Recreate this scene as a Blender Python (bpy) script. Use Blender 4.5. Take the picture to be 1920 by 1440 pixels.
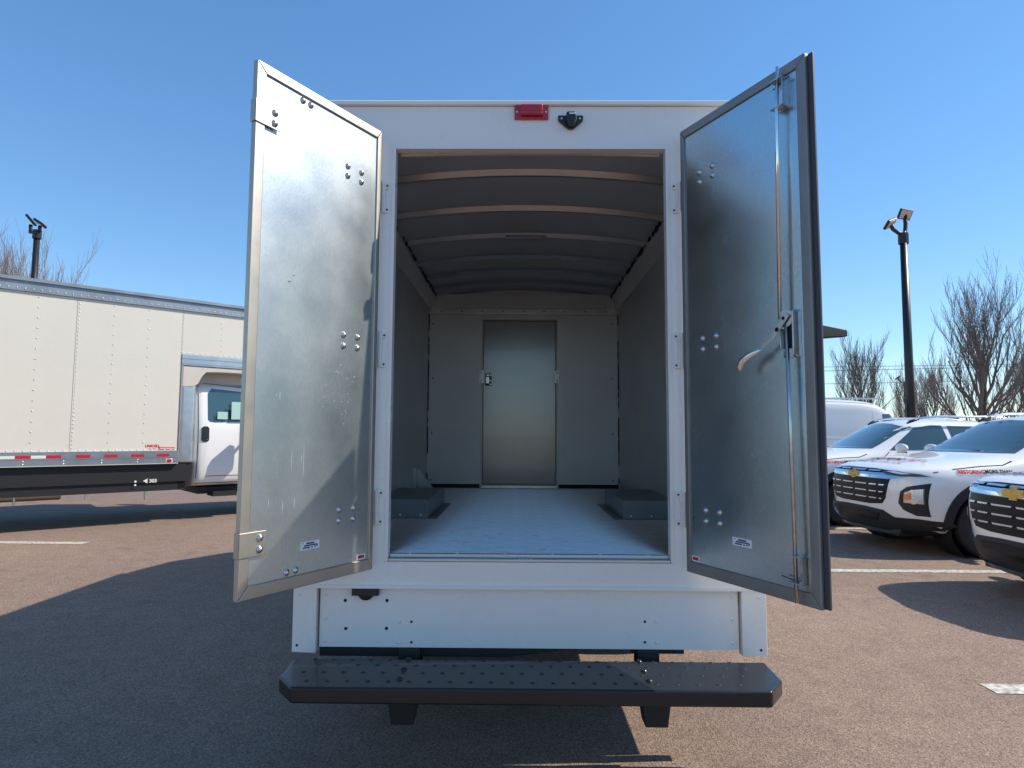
import bpy, bmesh, math, random
from math import radians as Rd, sin, cos, pi, atan2, sqrt
from mathutils import Vector, Matrix, Euler
from mathutils.bvhtree import BVHTree

# ---------------------------------------------------------------- clear
for o in list(bpy.data.objects): bpy.data.objects.remove(o)
SC = bpy.context.scene
COL = SC.collection

# ---------------------------------------------------------------- camera
F_PX, YAW, PITCH, ROLL = 1197.23, -0.0094, 0.0788, 0.0054
CAM = Vector((-0.0565, -3.0991, 1.49))
fw = Vector((sin(YAW)*cos(PITCH), cos(YAW)*cos(PITCH), sin(PITCH)))
rt = Vector((cos(YAW), -sin(YAW), 0)); up = rt.cross(fw)
r2 = rt*cos(ROLL)+up*sin(ROLL); u2 = -rt*sin(ROLL)+up*cos(ROLL)
cd = bpy.data.cameras.new('camera'); co = bpy.data.objects.new('camera', cd); COL.objects.link(co)
cd.sensor_width = 36; cd.lens = F_PX/1920*36; cd.clip_start = .05; cd.clip_end = 5000
m = Matrix((r2, u2, -fw)).transposed().to_4x4(); m.translation = CAM
co.matrix_world = m; SC.camera = co

# ---------------------------------------------------------------- world, sun, exposure
SUN = Vector((0.703, 0.050, 0.708)).normalized()
W = bpy.data.worlds.new('World'); SC.world = W; W.use_nodes = True
nt = W.node_tree; nt.nodes.clear()
sky = nt.nodes.new('ShaderNodeTexSky'); sky.sky_type = 'NISHITA'; sky.sun_disc = False
sky.sun_elevation = math.asin(SUN.z); sky.sun_rotation = atan2(SUN.x, SUN.y)
sky.altitude = 0; sky.air_density = 1.0; sky.dust_density = 0.1; sky.ozone_density = 1.6
bg = nt.nodes.new('ShaderNodeBackground'); bg.inputs[1].default_value = 0.15
wo = nt.nodes.new('ShaderNodeOutputWorld')
hs = nt.nodes.new('ShaderNodeHueSaturation'); hs.inputs['Saturation'].default_value = 1.38; hs.inputs['Hue'].default_value = .5
gm = nt.nodes.new('ShaderNodeGamma'); gm.inputs[1].default_value = .72
nt.links.new(sky.outputs[0], gm.inputs[0]); nt.links.new(gm.outputs[0], hs.inputs['Color']); mt = nt.nodes.new('ShaderNodeMix'); mt.data_type = 'RGBA'; mt.blend_type = 'MULTIPLY'; mt.inputs[0].default_value = 1; mt.inputs[7].default_value = (.82, .965, 1.09, 1)
nt.links.new(hs.outputs[0], mt.inputs[6]); nt.links.new(mt.outputs[2], bg.inputs[0]); nt.links.new(bg.outputs[0], wo.inputs[0])
sd = bpy.data.lights.new('sun', 'SUN'); sd.energy = 3.2; sd.angle = Rd(0.53); sd.color = (1.0, .92, .80)
so = bpy.data.objects.new('sun', sd); COL.objects.link(so)
so.rotation_euler = (-SUN).to_track_quat('-Z', 'Y').to_euler(); so.location = (8, 0, 10)
SC.view_settings.view_transform = 'Standard'; SC.view_settings.look = 'None'
SC.view_settings.exposure = 0.85; SC.view_settings.gamma = 1
SC.view_settings.use_curve_mapping = False
SC.render.engine = 'CYCLES'
random.seed(7)

# ---------------------------------------------------------------- helpers
def tag(o, label=None, cat=None, group=None, kind=None):
    if label: o['label'] = label
    if cat: o['category'] = cat
    if group: o['group'] = group
    if kind: o['kind'] = kind
    return o
def empty(name, loc=(0, 0, 0), rz=0.0, parent=None, scale=1.0):
    o = bpy.data.objects.new(name, None); COL.objects.link(o)
    o.location = loc; o.rotation_euler = (0, 0, rz); o.scale = (scale,)*3
    o.empty_display_size = .2
    if parent: o.parent = parent
    return o
def kids(o): return [c for c in bpy.data.objects if c.parent == o]
def copy_tree(o, parent=None):
    ch = kids(o)
    c = o.copy(); COL.objects.link(c)
    if parent: c.parent = parent
    for k in ch: copy_tree(k, c)
    return c

class MB:
    def __init__(s): s.v = []; s.f = []
    def add(s, vs, fs):
        b = len(s.v); s.v += [tuple(v) for v in vs]; s.f += [tuple(b+i for i in f) for f in fs]; return s
    def box(s, x0, x1, y0, y1, z0, z1):
        x0, x1 = min(x0, x1), max(x0, x1); y0, y1 = min(y0, y1), max(y0, y1); z0, z1 = min(z0, z1), max(z0, z1)
        return s.add([(x0,y0,z0),(x1,y0,z0),(x1,y1,z0),(x0,y1,z0),(x0,y0,z1),(x1,y0,z1),(x1,y1,z1),(x0,y1,z1)],
                     [(0,3,2,1),(4,5,6,7),(0,1,5,4),(1,2,6,5),(2,3,7,6),(3,0,4,7)])
    def prism(s, poly, axis, a, b):
        """poly of 2d points extruded along axis from a to b"""
        n = len(poly)
        def P(p, t): return {'x': (t, p[0], p[1]), 'y': (p[0], t, p[1]), 'z': (p[0], p[1], t)}[axis]
        vs = [P(p, a) for p in poly]+[P(p, b) for p in poly]
        fs = [tuple(range(n))[::-1], tuple(range(n, 2*n))]+[(i, (i+1) % n, n+(i+1) % n, n+i) for i in range(n)]
        return s.add(vs, fs)
    def tube(s, pts, rads, n=8, cap=True):
        pts = [Vector(p) for p in pts]
        if not hasattr(rads, '__len__'): rads = [rads]*len(pts)
        rings = []; prev = None
        for i, p in enumerate(pts):
            t = (pts[min(i+1, len(pts)-1)]-pts[max(i-1, 0)])
            t = t.normalized() if t.length > 1e-9 else Vector((0, 0, 1))
            if prev is None:
                a = Vector((1, 0, 0)) if abs(t.x) < .8 else Vector((0, 1, 0))
                a = (a-t*a.dot(t)).normalized()
            else: a = (prev-t*prev.dot(t)).normalized()
            prev = a; b = t.cross(a)
            rings.append([p+(a*cos(2*pi*k/n)+b*sin(2*pi*k/n))*rads[i] for k in range(n)])
        vs = [v for r in rings for v in r]; fs = []
        for i in range(len(rings)-1):
            for k in range(n):
                fs.append((i*n+k, i*n+(k+1) % n, (i+1)*n+(k+1) % n, (i+1)*n+k))
        if cap: fs += [tuple(range(n))[::-1], tuple(range((len(rings)-1)*n, len(rings)*n))]
        return s.add(vs, fs)
    def lathe(s, prof, c, axis, n=16):
        """prof: list of (radius, offset along axis)"""
        ax = Vector(axis).normalized(); a = Vector((1,0,0)) if abs(ax.x) < .8 else Vector((0,1,0))
        a = (a-ax*a.dot(ax)).normalized(); b = ax.cross(a); c = Vector(c)
        vs = []; fs = []
        for r, h in prof:
            for k in range(n): vs.append(c+ax*h+(a*cos(2*pi*k/n)+b*sin(2*pi*k/n))*r)
        for i in range(len(prof)-1):
            for k in range(n): fs.append((i*n+k, i*n+(k+1) % n, (i+1)*n+(k+1) % n, (i+1)*n+k))
        return s.add(vs, fs)
    def dome(s, c, axis, r, h, n=10):
        s.lathe([(r, 0), (r*.92, h*.45), (r*.6, h*.85), (r*.02, h)], c, axis, n); return s
    def disc(s, c, axis, r, h, n=10): return s.lathe([(r, 0), (r, h), (.0005, h)], c, axis, n)
    def mesh(s, name):
        me = bpy.data.meshes.new(name); me.from_pydata(s.v, [], s.f); me.validate(); me.update()
        bm = bmesh.new(); bm.from_mesh(me); bmesh.ops.recalc_face_normals(bm, faces=bm.faces); bm.to_mesh(me); bm.free()
        return me
    def build(s, name, mat, parent=None, smooth=False, bevel=0, seg=2, loc=None):
        me = s.mesh(name); me.materials.append(mat)
        if smooth:
            for p in me.polygons: p.use_smooth = True
        o = bpy.data.objects.new(name, me); COL.objects.link(o)
        if parent: o.parent = parent
        if loc: o.location = loc
        if bevel:
            b = o.modifiers.new('bevel', 'BEVEL'); b.width = bevel; b.segments = seg; b.limit_method = 'ANGLE'; b.angle_limit = Rd(35)
            for p in me.polygons: p.use_smooth = True
            w = o.modifiers.new('wn', 'WEIGHTED_NORMAL'); w.keep_sharp = True
        return o
def inst(name, me, parent, loc, rot=(0, 0, 0)):
    o = bpy.data.objects.new(name, me); COL.objects.link(o); o.parent = parent; o.location = loc; o.rotation_euler = rot; return o

FLOOR_ROT = 0.25   # brushed transverse grooves
# ---------------------------------------------------------------- materials
def mat(name, col, rough=.5, metal=0.0, spec=.5, coat=0.0, emis=None, noise=None, bump=None, trans=0, rvar=None, streak=None, ior=1.5):
    """noise=(scale, amount[, colour]); bump=(scale, strength, distance); rvar=(scale, amount); streak=(sx,sy,sz,amount)"""
    M = bpy.data.materials.new(name); M.use_nodes = True; N = M.node_tree; b = N.nodes['Principled BSDF']
    b.inputs['Base Color'].default_value = (*col, 1); b.inputs['Roughness'].default_value = rough
    b.inputs['Metallic'].default_value = metal; b.inputs['Specular IOR Level'].default_value = spec
    b.inputs['Coat Weight'].default_value = coat; b.inputs['Coat Roughness'].default_value = .04; b.inputs['IOR'].default_value = ior
    if trans: b.inputs['Transmission Weight'].default_value = trans
    if emis: b.inputs['Emission Color'].default_value = (*emis[:3], 1); b.inputs['Emission Strength'].default_value = emis[3]
    tc = N.nodes.new('ShaderNodeTexCoord')
    def nz(scale, detail=4, vec=None, r=.6):
        t = N.nodes.new('ShaderNodeTexNoise'); t.inputs['Scale'].default_value = scale; t.inputs['Detail'].default_value = detail
        t.inputs['Roughness'].default_value = r
        N.links.new(vec or tc.outputs['Object'], t.inputs['Vector']); return t.outputs['Fac']
    colout = None
    if noise:
        c2 = noise[2] if len(noise) > 2 else tuple(c*(1-noise[1]) for c in col)
        mx = N.nodes.new('ShaderNodeMix'); mx.data_type = 'RGBA'
        rp = N.nodes.new('ShaderNodeMapRange'); rp.inputs[1].default_value = .35; rp.inputs[2].default_value = .65
        N.links.new(nz(noise[0], 6), rp.inputs[0]); N.links.new(rp.outputs[0], mx.inputs[0])
        mx.inputs[6].default_value = (*col, 1); mx.inputs[7].default_value = (*c2, 1)
        N.links.new(mx.outputs[2], b.inputs['Base Color']); colout = mx
    if streak:
        mp = N.nodes.new('ShaderNodeMapping'); mp.inputs['Scale'].default_value = streak[:3]; N.links.new(tc.outputs['Object'], mp.inputs[0])
        f = nz(1.0, 3, mp.outputs[0])
        rp = N.nodes.new('ShaderNodeMapRange'); rp.inputs[1].default_value = .3; rp.inputs[2].default_value = .7
        rp.inputs[3].default_value = rough-streak[3]; rp.inputs[4].default_value = rough+streak[3]
        N.links.new(f, rp.inputs[0]); N.links.new(rp.outputs[0], b.inputs['Roughness'])
    elif rvar:
        rp = N.nodes.new('ShaderNodeMapRange'); rp.inputs[1].default_value = .3; rp.inputs[2].default_value = .7
        rp.inputs[3].default_value = rough-rvar[1]; rp.inputs[4].default_value = rough+rvar[1]
        N.links.new(nz(rvar[0]), rp.inputs[0]); N.links.new(rp.outputs[0], b.inputs['Roughness'])
    if bump:
        bp = N.nodes.new('ShaderNodeBump'); bp.inputs['Strength'].default_value = bump[1]; bp.inputs['Distance'].default_value = bump[2]
        N.links.new(nz(bump[0], 5), bp.inputs['Height']); N.links.new(bp.outputs[0], b.inputs['Normal'])
    return M

def mat_asphalt():
    M = bpy.data.materials.new('asphalt'); M.use_nodes = True; N = M.node_tree; b = N.nodes['Principled BSDF']; L = N.links
    tc = N.nodes.new('ShaderNodeTexCoord')
    def T(kind, **k):
        t = N.nodes.new(kind)
        for a, v in k.items(): t.inputs[a].default_value = v
        L.new(tc.outputs['Object'], t.inputs['Vector']); return t
    vo = T('ShaderNodeTexVoronoi', Scale=150.0); vo2 = T('ShaderNodeTexVoronoi', Scale=240.0)
    big = T('ShaderNodeTexNoise', Scale=.35, Detail=5.0); mid = T('ShaderNodeTexNoise', Scale=5.0, Detail=6.0); fin = T('ShaderNodeTexNoise', Scale=60.0, Detail=6.0)
    ramp = N.nodes.new('ShaderNodeValToRGB'); e = ramp.color_ramp.elements
    e[0].position = 0; e[0].color = (0.087, 0.060, 0.045, 1); e[1].position = 1; e[1].color = (0.462, 0.343, 0.261, 1)
    x = ramp.color_ramp.elements.new(.5); x.color = (0.220, 0.153, 0.115, 1)
    x = ramp.color_ramp.elements.new(.85); x.color = (0.312, 0.220, 0.166, 1)
    L.new(vo.outputs['Color'], ramp.inputs[0])
    m1 = N.nodes.new('ShaderNodeMix'); m1.data_type = 'RGBA'; m1.blend_type = 'MULTIPLY'; m1.inputs[0].default_value = 1
    r2_ = N.nodes.new('ShaderNodeMapRange'); r2_.inputs[1].default_value = .3; r2_.inputs[2].default_value = .7; r2_.inputs[3].default_value = .84; r2_.inputs[4].default_value = 1.24
    ad = N.nodes.new('ShaderNodeMath'); ad.operation = 'MULTIPLY_ADD'; ad.inputs[1].default_value = .5
    L.new(mid.outputs['Fac'], ad.inputs[0]); mm = N.nodes.new('ShaderNodeMath'); mm.operation = 'MULTIPLY'; mm.inputs[1].default_value = .5
    L.new(big.outputs['Fac'], mm.inputs[0]); L.new(mm.outputs[0], ad.inputs[2]); L.new(ad.outputs[0], r2_.inputs[0])
    L.new(ramp.outputs[0], m1.inputs[6]); L.new(r2_.outputs[0], m1.inputs[7]); st = T('ShaderNodeTexNoise', Scale=1.3, Detail=3.0)
    sr = N.nodes.new('ShaderNodeMapRange'); sr.inputs[1].default_value = .66; sr.inputs[2].default_value = .72; sr.inputs[3].default_value = 1.0; sr.inputs[4].default_value = .78
    L.new(st.outputs['Fac'], sr.inputs[0])
    m2 = N.nodes.new('ShaderNodeMix'); m2.data_type = 'RGBA'; m2.blend_type = 'MULTIPLY'; m2.inputs[0].default_value = 1
    L.new(m1.outputs[2], m2.inputs[6]); L.new(sr.outputs[0], m2.inputs[7]); L.new(m2.outputs[2], b.inputs['Base Color'])
    b.inputs['Roughness'].default_value = .82; b.inputs['Specular IOR Level'].default_value = .35
    h = N.nodes.new('ShaderNodeMath'); h.operation = 'ADD'; L.new(vo.outputs['Distance'], h.inputs[0]); L.new(fin.outputs['Fac'], h.inputs[1])
    bp = N.nodes.new('ShaderNodeBump'); bp.inputs['Strength'].default_value = .55; bp.inputs['Distance'].default_value = .006
    L.new(h.outputs[0], bp.inputs['Height']); L.new(bp.outputs[0], b.inputs['Normal'])
    return M

def mat_galv(name='galvanised', base=(.50, .53, .53), rough=.34, bumpd=.0004):
    M = bpy.data.materials.new(name); M.use_nodes = True; N = M.node_tree; b = N.nodes['Principled BSDF']; L = N.links
    tc = N.nodes.new('ShaderNodeTexCoord')
    mp = N.nodes.new('ShaderNodeMapping'); mp.inputs['Scale'].default_value = (1, 1, .45); L.new(tc.outputs['Object'], mp.inputs[0])
    vo = N.nodes.new('ShaderNodeTexVoronoi'); vo.inputs['Scale'].default_value = 160; L.new(mp.outputs[0], vo.inputs['Vector'])
    nz = N.nodes.new('ShaderNodeTexNoise'); nz.inputs['Scale'].default_value = 3; nz.inputs['Detail'].default_value = 5; L.new(tc.outputs['Object'], nz.inputs['Vector'])
    mp2 = N.nodes.new('ShaderNodeMapping'); mp2.inputs['Scale'].default_value = (120, 120, 6); L.new(tc.outputs['Object'], mp2.inputs[0])
    st = N.nodes.new('ShaderNodeTexNoise'); st.inputs['Scale'].default_value = 1; st.inputs['Detail'].default_value = 3; L.new(mp2.outputs[0], st.inputs['Vector'])
    r = N.nodes.new('ShaderNodeMapRange'); r.inputs[3].default_value = .94; r.inputs[4].default_value = 1.05; L.new(vo.outputs['Color'], r.inputs[0])
    mx = N.nodes.new('ShaderNodeMix'); mx.data_type = 'RGBA'; mx.blend_type = 'MULTIPLY'; mx.inputs[0].default_value = 1
    mx.inputs[6].default_value = (*base, 1); L.new(r.outputs[0], mx.inputs[7]); L.new(mx.outputs[2], b.inputs['Base Color'])
    rr = N.nodes.new('ShaderNodeMapRange'); rr.inputs[1].default_value = .3; rr.inputs[2].default_value = .7
    rr.inputs[3].default_value = rough-.05; rr.inputs[4].default_value = rough+.07
    L.new(nz.outputs['Fac'], rr.inputs[0]); L.new(rr.outputs[0], b.inputs['Roughness'])
    b.inputs['Metallic'].default_value = 1.0
    ad = N.nodes.new('ShaderNodeMath'); ad.operation = 'ADD'; L.new(vo.outputs['Distance'], ad.inputs[0]); L.new(st.outputs['Fac'], ad.inputs[1])
    bp = N.nodes.new('ShaderNodeBump'); bp.inputs['Strength'].default_value = .5; bp.inputs['Distance'].default_value = bumpd
    L.new(ad.outputs[0], bp.inputs['Height'])
    b2 = N.nodes.new('ShaderNodeBump'); b2.inputs['Strength'].default_value = .6; b2.inputs['Distance'].default_value = .0008
    n2 = N.nodes.new('ShaderNodeTexNoise'); n2.inputs['Scale'].default_value = 2.2; n2.inputs['Detail'].default_value = 1; L.new(tc.outputs['Object'], n2.inputs['Vector'])
    L.new(n2.outputs['Fac'], b2.inputs['Height']); L.new(bp.outputs[0], b2.inputs['Normal']); L.new(b2.outputs[0], b.inputs['Normal'])
    return M

WHITE = mat('white_paint', (.83, .80, .765), .28, coat=.35, noise=(1.1, .05), rvar=(2, .04), bump=(1.2, .12, .01))
WHITE2 = mat('white_body_paint', (.83, .81, .78), .22, coat=.8, bump=(1.0, .06, .01))
CREAM = mat('cream_panel', (.68, .63, .54), .38, noise=(.8, .04), bump=(.9, .3, .02))
GALV = mat_galv('galvanised', (.55, .595, .60), .38, .0002)
GALVR = mat_galv('galvanised_smooth', (.56, .63, .65), .25, .0001)
GALVD = mat_galv('galvanised_dark', (.47, .51, .51), .36)  # slightly darker galvanised steel, used on the corner gusset
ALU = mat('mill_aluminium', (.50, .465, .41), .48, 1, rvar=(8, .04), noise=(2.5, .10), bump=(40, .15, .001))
ALU2 = mat('grey_aluminium', (.60, .62, .63), .38, 1, noise=(5, .15), bump=(30, .15, .001))
ZINC = mat('zinc', (.70, .71, .71), .28, 1, noise=(20, .2))
CHROME = mat('chrome', (.8, .82, .84), .08, 1)
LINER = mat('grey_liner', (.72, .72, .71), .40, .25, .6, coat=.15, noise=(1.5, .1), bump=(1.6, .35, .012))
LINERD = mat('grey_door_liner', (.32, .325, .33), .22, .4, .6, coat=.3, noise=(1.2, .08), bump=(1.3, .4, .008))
CEIL = mat('ceiling_liner', (.56, .57, .58), .40, .2, .5, noise=(2, .1), bump=(1.2, .4, .01))
FLOORM = mat('floor_aluminium', (.96, .93, .89), .55, 1.0, .5, noise=(14, .10))
_n = FLOORM.node_tree; _b = _n.nodes['Principled BSDF']; _c = _n.nodes.new('ShaderNodeCombineXYZ'); _c.inputs[0].default_value = 1.0
_b.inputs['Anisotropic'].default_value = 1.0; _b.inputs['Anisotropic Rotation'].default_value = FLOOR_ROT
_n.links.new(_c.outputs[0], _b.inputs['Tangent'])
WBOX = mat('wheel_box_steel', (.26, .29, .29), .4, .4, noise=(4, .15))
BLACKP = mat('black_powder_coat', (.012, .012, .014), .34, .0, .4, coat=.15, bump=(300, .35, .001))
BLACK = mat('black_plastic', (.018, .018, .02), .45, noise=(30, .3))
CHASSIS = mat('black_chassis', (.010, .010, .012), .6)
RUBBER = mat('rubber', (.02, .02, .022), .75, bump=(60, .3, .002))
SEAL = mat('door_edge_seal', (.05, .05, .065), .5)
RED = mat('red_lens', (.50, .012, .03), .18, coat=.5, noise=(40, .3))
REDTAPE = mat('red_reflective_tape', (.50, .015, .03), .35)
WTAPE = mat('white_reflective_tape', (.72, .70, .62), .35)
WHITEP = mat('white_label', (.82, .84, .9), .4)
INK = mat('dark_blue_ink', (.03, .04, .12), .9, spec=.02)
INKR = mat('red_ink', (.60, .05, .05), .9, spec=.02)
INKG = mat('dark_grey_ink', (.03,.035,.045), .9, spec=.02)
HOLE = mat('dark_hole', (.006, .006, .008), .8)
GLASS = mat('tinted_glass', (.035, .075, .075), .03, 0, 1.0, coat=1.0)
GRILLE = mat('black_grille', (.004, .005, .009), .35, spec=.25)
CLAD = mat('grey_black_cladding', (.014, .014, .016), .6, bump=(200, .4, .002))
LAMP = mat('headlamp_lens', (.06, .065, .07), .06, .3, 1.0, coat=1)
SILV = mat('satin_silver', (.70, .74, .82), .25, .9)
GOLD = mat('gold_emblem', (.70, .40, .06), .3, .3, noise=(60, .2))
AMBER = mat('amber_lens', (.85, .28, .08), .2, coat=1)
PAINTL = mat('line_paint', (.66, .64, .56), .6, noise=(25, .35, (.25, .22, .19)), bump=(90, .5, .003))
BARK = mat('bark', (.135, .105, .088), .9, noise=(5, .35), bump=(30, .8, .01))
TWIG = mat('twig', (.25, .195, .165), .9, noise=(1, .3))
POLEM = mat('black_pole', (.012, .012, .016), .4)
LENSW = mat('lamp_lens', (.62, .50, .40), .3)
SCR = mat('scratch_metal', (.88, .88, .86), .5, .1)
ALU3 = mat('shade_toned_aluminium', (.30, .29, .285), .5, .7, noise=(5, .15))  # darker copy of the door frame aluminium, shade put into its colour
STRIKE = mat('bright_zinc', (.9, .93, .96), .45, .5)
RAILM = mat('weathered_rail', (.30, .34, .38), .5, .6, noise=(4, .2))
BEIGE = mat('beige_fairing', (.62, .55, .47), .5, noise=(3, .1))
PAPER = mat('window_paper', (.42, .60, .52), .5)
SEALANT = mat('black_sealant', (.012, .012, .013), .6, bump=(60, 1, .01))

# ================================================================= SETTING
g = MB(); R = 600
g.add([(-R, -R, 0), (R, -R, 0), (R, R, 0), (-R, R, 0)], [(0, 1, 2, 3)])
tag(g.build('ground', mat_asphalt()), kind='structure')
def line(x0, x1, yc, w=.15):
    b = MB(); n = max(2, int(abs(x1-x0)/.35)); random.seed(int(yc*100))
    top = []; bot = []
    for i in range(n+1):
        x = x0+(x1-x0)*i/n
        top.append((x, yc+w/2+random.uniform(-.006, .006), .004)); bot.append((x, yc-w/2+random.uniform(-.006, .006), .004))
    b.add(bot+top, [(i, i+1, n+2+i, n+1+i) for i in range(n)])
    tag(b.build('parking_line', PAINTL), kind='structure')
for yy in (.84, 4.17, 7.45, 10.7): line(2.74, 8.6, yy)
for yy in (5.58,): line(-13, -5.85, yy, .17)

# ================================================================= OWN TRUCK
truck = empty('box_truck', (0, 0, 0))
tag(truck, 'white box truck seen from behind with both rear cargo doors standing open', 'truck')
L = 3.86
# outer shell
s = MB(); s.box(-1.12, -1.06, .062, L+.1, .757, 3.13); s.box(1.06, 1.12, .062, L+.1, .757, 3.13); s.box(-1.06, 1.06, L+.04, L+.1, .757, 3.13)
s.build('body_wall', WHITE, truck, bevel=.004)
rf = MB(); N_ = 12
top = [(-1.125+2.25*i/N_, 3.132+.02+.03*(1-((i-N_/2)/(N_/2))**2)) for i in range(N_+1)]
rf.prism([(-1.125, 3.132)]+top+[(1.125, 3.132)], 'y', .062, L+.12)
rf.build('roof', WHITE, truck, bevel=.004)
nf = MB(); nv = []
for y_, zt_, w_ in ((L+.121, 3.15, 1.12), (L+.75, 3.02, 1.10), (L+1.35, 2.72, .98)):
    nv += [(-w_, y_, 2.52), (w_, y_, 2.52), (w_, y_, zt_), (-w_, y_, zt_)]
nf.add(nv, [(0, 1, 2, 3), (8, 9, 10, 11)]+[(4*j+i, 4*j+(i+1) % 4, 4*j+4+(i+1) % 4, 4*j+4+i) for j in range(2) for i in range(4)])
nf.build('overcab_fairing', WHITE, truck, bevel=.05, seg=4)
for sx in (-1, 1):
    for a_, b_ in ((.062, 1.27), (2.33, L)):
        MB().box(sx*1.10, sx*1.12, a_, b_, .60, .7565).build('side_valance', WHITE, truck)
# rear frame with opening
fr = MB()
fr.box(-1.12, -.68, 0, .06, .757, 3.137); fr.box(.68, 1.12, 0, .06, .757, 3.137)
fr.box(-.68, .68, 0, .06, 2.924, 3.137); fr.box(-.68, .68, 0, .048, .757, .882)
fr.build('rear_frame', WHITE, truck)
MB().box(-1.13, 1.13, -.018, .06, 3.139, 3.163).build('roof_edge_trim', WHITE, truck, bevel=.006)
tr = MB()
tr.box(-.692, -.674, -.004, .05, .884, 2.932); tr.box(.674, .692, -.004, .05, .884, 2.932); tr.box(-.674, .674, -.004, .05, 2.916, 2.932)
tr.build('opening_trim', WHITE, truck, bevel=.002)
MB().box(-1.12, 1.12, -.008, .0, .757, .772).build('frame_lower_flange', WHITE, truck)
# skirt, corner posts
sk = MB(); sk.box(-.998, .994, .022, .03, .478, .756)
sk.build('skirt_panel', WHITE, truck)
for sx in (-1, 1):
    c = MB(); x0, x1 = (-1.12, -1.008) if sx < 0 else (1.004, 1.12)
    c.prism([(x0, .46), (x1, .456), (x1, .7565), (x0, .7565)] if sx < 0 else [(x0, .456), (x1, .46), (x1, .7565), (x0, .7565)], 'y', -.004, .05)
    c.build('corner_post', WHITE, truck, bevel=.003)
hb = MB(); rb = MB()
for x, z, r in ((-.878,.694,.008),(-.678,.695,.008),(-.872,.563,.008),(-.678,.565,.008),(-.559,.597,.006),(-.558,.502,.006),(.552,.606,.006),(.551,.511,.006),(1.09,.487,.006),(-1.095,.492,.006)):
    hb.disc((x, .0215 if abs(x) < 1 else -.0045, z), (0, -1, 0), r, .001)
for x, z in ((-.618,.597),(-.618,.50),(.608,.607),(.608,.51),(-.97,.72),(-.97,.61),(-.97,.505),(.965,.725),(.965,.62),(.968,.51)): rb.dome((x, .0215, z), (0, -1, 0), .008, .004)
for x, z in ((1.085,.73),(-1.09,.73)): rb.dome((x, -.0045, z), (0, -1, 0), .008, .004)
tag(hb.build('screw_holes', HOLE, truck), kind='stuff'); tag(rb.build('skirt_rivets', WHITE, truck, smooth=True), kind='stuff')
pl = MB(); pl.box(-.842, -.714, -.006, .021, .722, .757); pl.lathe([(.04, 0), (.036, .02), (.01, .026)], (-.778, .02, .735), (0, -1, 0), 14)
pl.build('number_plate_lamp', BLACK, truck, bevel=.002)
# marker light
ml = MB().box(-.08, .09, -.014, -.001, 3.066, 3.139).build('marker_light', RED, truck, bevel=.004)
tag(ml, label='red marker light')
MB().box(-.05, .062, -.035, -.0145, 3.080, 3.136).build('lens', RED, ml, bevel=.008)
q = MB(); [q.dome((x, -.0145, 3.103), (0, -1, 0), .006, .003) for x in (-.067, .077)]; tag(q.build('screws', ZINC, ml, smooth=True), kind='stuff')
cb = MB().prism([(.138, 3.085), (.264, 3.085), (.262, 3.058), (.215, 3.016), (.188, 3.016), (.140, 3.058)], 'y', -.016, -.001).build('camera_bracket', BLACK, truck, bevel=.003)
MB().prism([(.178, 3.088), (.226, 3.088), (.230, 3.05), (.215, 3.02), (.190, 3.02), (.176, 3.05)], 'y', -.055, -.0165).build('camera_housing', BLACK, cb, bevel=.008)
MB().box(.19, .222, -.058, -.030, 3.07, 3.080).build('camera_lens', CHROME, cb, bevel=.003)
q = MB(); [q.dome((x, -.0165, 3.068), (0, -1, 0), .006, .003) for x in (.156, .246)]; tag(q.build('screws', ZINC, cb, smooth=True), kind='stuff')

# interior
FZ = .912
MB().box(-1.055, -1.04, .064, L, .90, 3.03).build('side_liner', LINER, truck)
MB().box(1.04, 1.055, .064, L, .90, 3.03).build('side_liner', LINER, truck)
MB().box(-1.05, 1.05, .064, L, .80, .898).build('subfloor', CHASSIS, truck)
# ceiling arched
def archz(x, h=.085): return 3.0+h*(1-(x/1.04)**2)
ce = MB(); n = 20
pts = [(-1.04+2.08*i/n, archz(-1.04+2.08*i/n)) for i in range(n+1)]
ce.prism(pts+[(1.04, 3.12), (-1.04, 3.12)], 'y', .064, L+.035)
ce.build('ceiling', CEIL, truck)
bow = MB(); dz0 = .034
pts = [(-1.0+2.0*i/n, archz(-1.0+2.0*i/n)-dz0) for i in range(n+1)]; pts2 = [(x, z+dz0-.002) for x, z in pts][::-1]
nb = len(pts)
bow.add([(x, -.034, z+dz0-.002) for x, z in pts]+[(x, -.012, z) for x, z in pts]+[(x, .012, z) for x, z in pts]+[(x, .034, z+dz0-.002) for x, z in pts],
        [(r*nb+i, r*nb+i+1, (r+1)*nb+i+1, (r+1)*nb+i) for r in range(3) for i in range(nb-1)]+[(0, nb, 2*nb, 3*nb), (nb-1, 2*nb-1, 3*nb-1, 4*nb-1)]); bme = bow.mesh('roof_bow'); bme.materials.append(mat('bow_steel', (.44, .435, .42), .32, .8, noise=(5, .15)))
for y in (.66, 1.27, 1.88, 2.50, 3.0, 3.45): inst('roof_bow', bme, truck, (0, y, 0))
MB().prism([(-.16+.32*i/4, archz(-.16+.32*i/4)-dz0-.012) for i in range(5)]+[(.16-.32*i/4, archz(.16-.32*i/4)-dz0-.002) for i in range(5)], 'y', 1.84, 1.93).build('bow_splice_plate', ALU2, truck)
for sx in (-1, 1):
    r = MB(); x = sx*1.039
    r.prism([(x, 2.86), (x, 3.0), (x-sx*.085, 3.0), (x-sx*.085, 2.975), (x-sx*.012, 2.86)], 'y', .07, L)
    r.build('ceiling_rail', LINER, truck)
se = MB(); random.seed(3)
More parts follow.
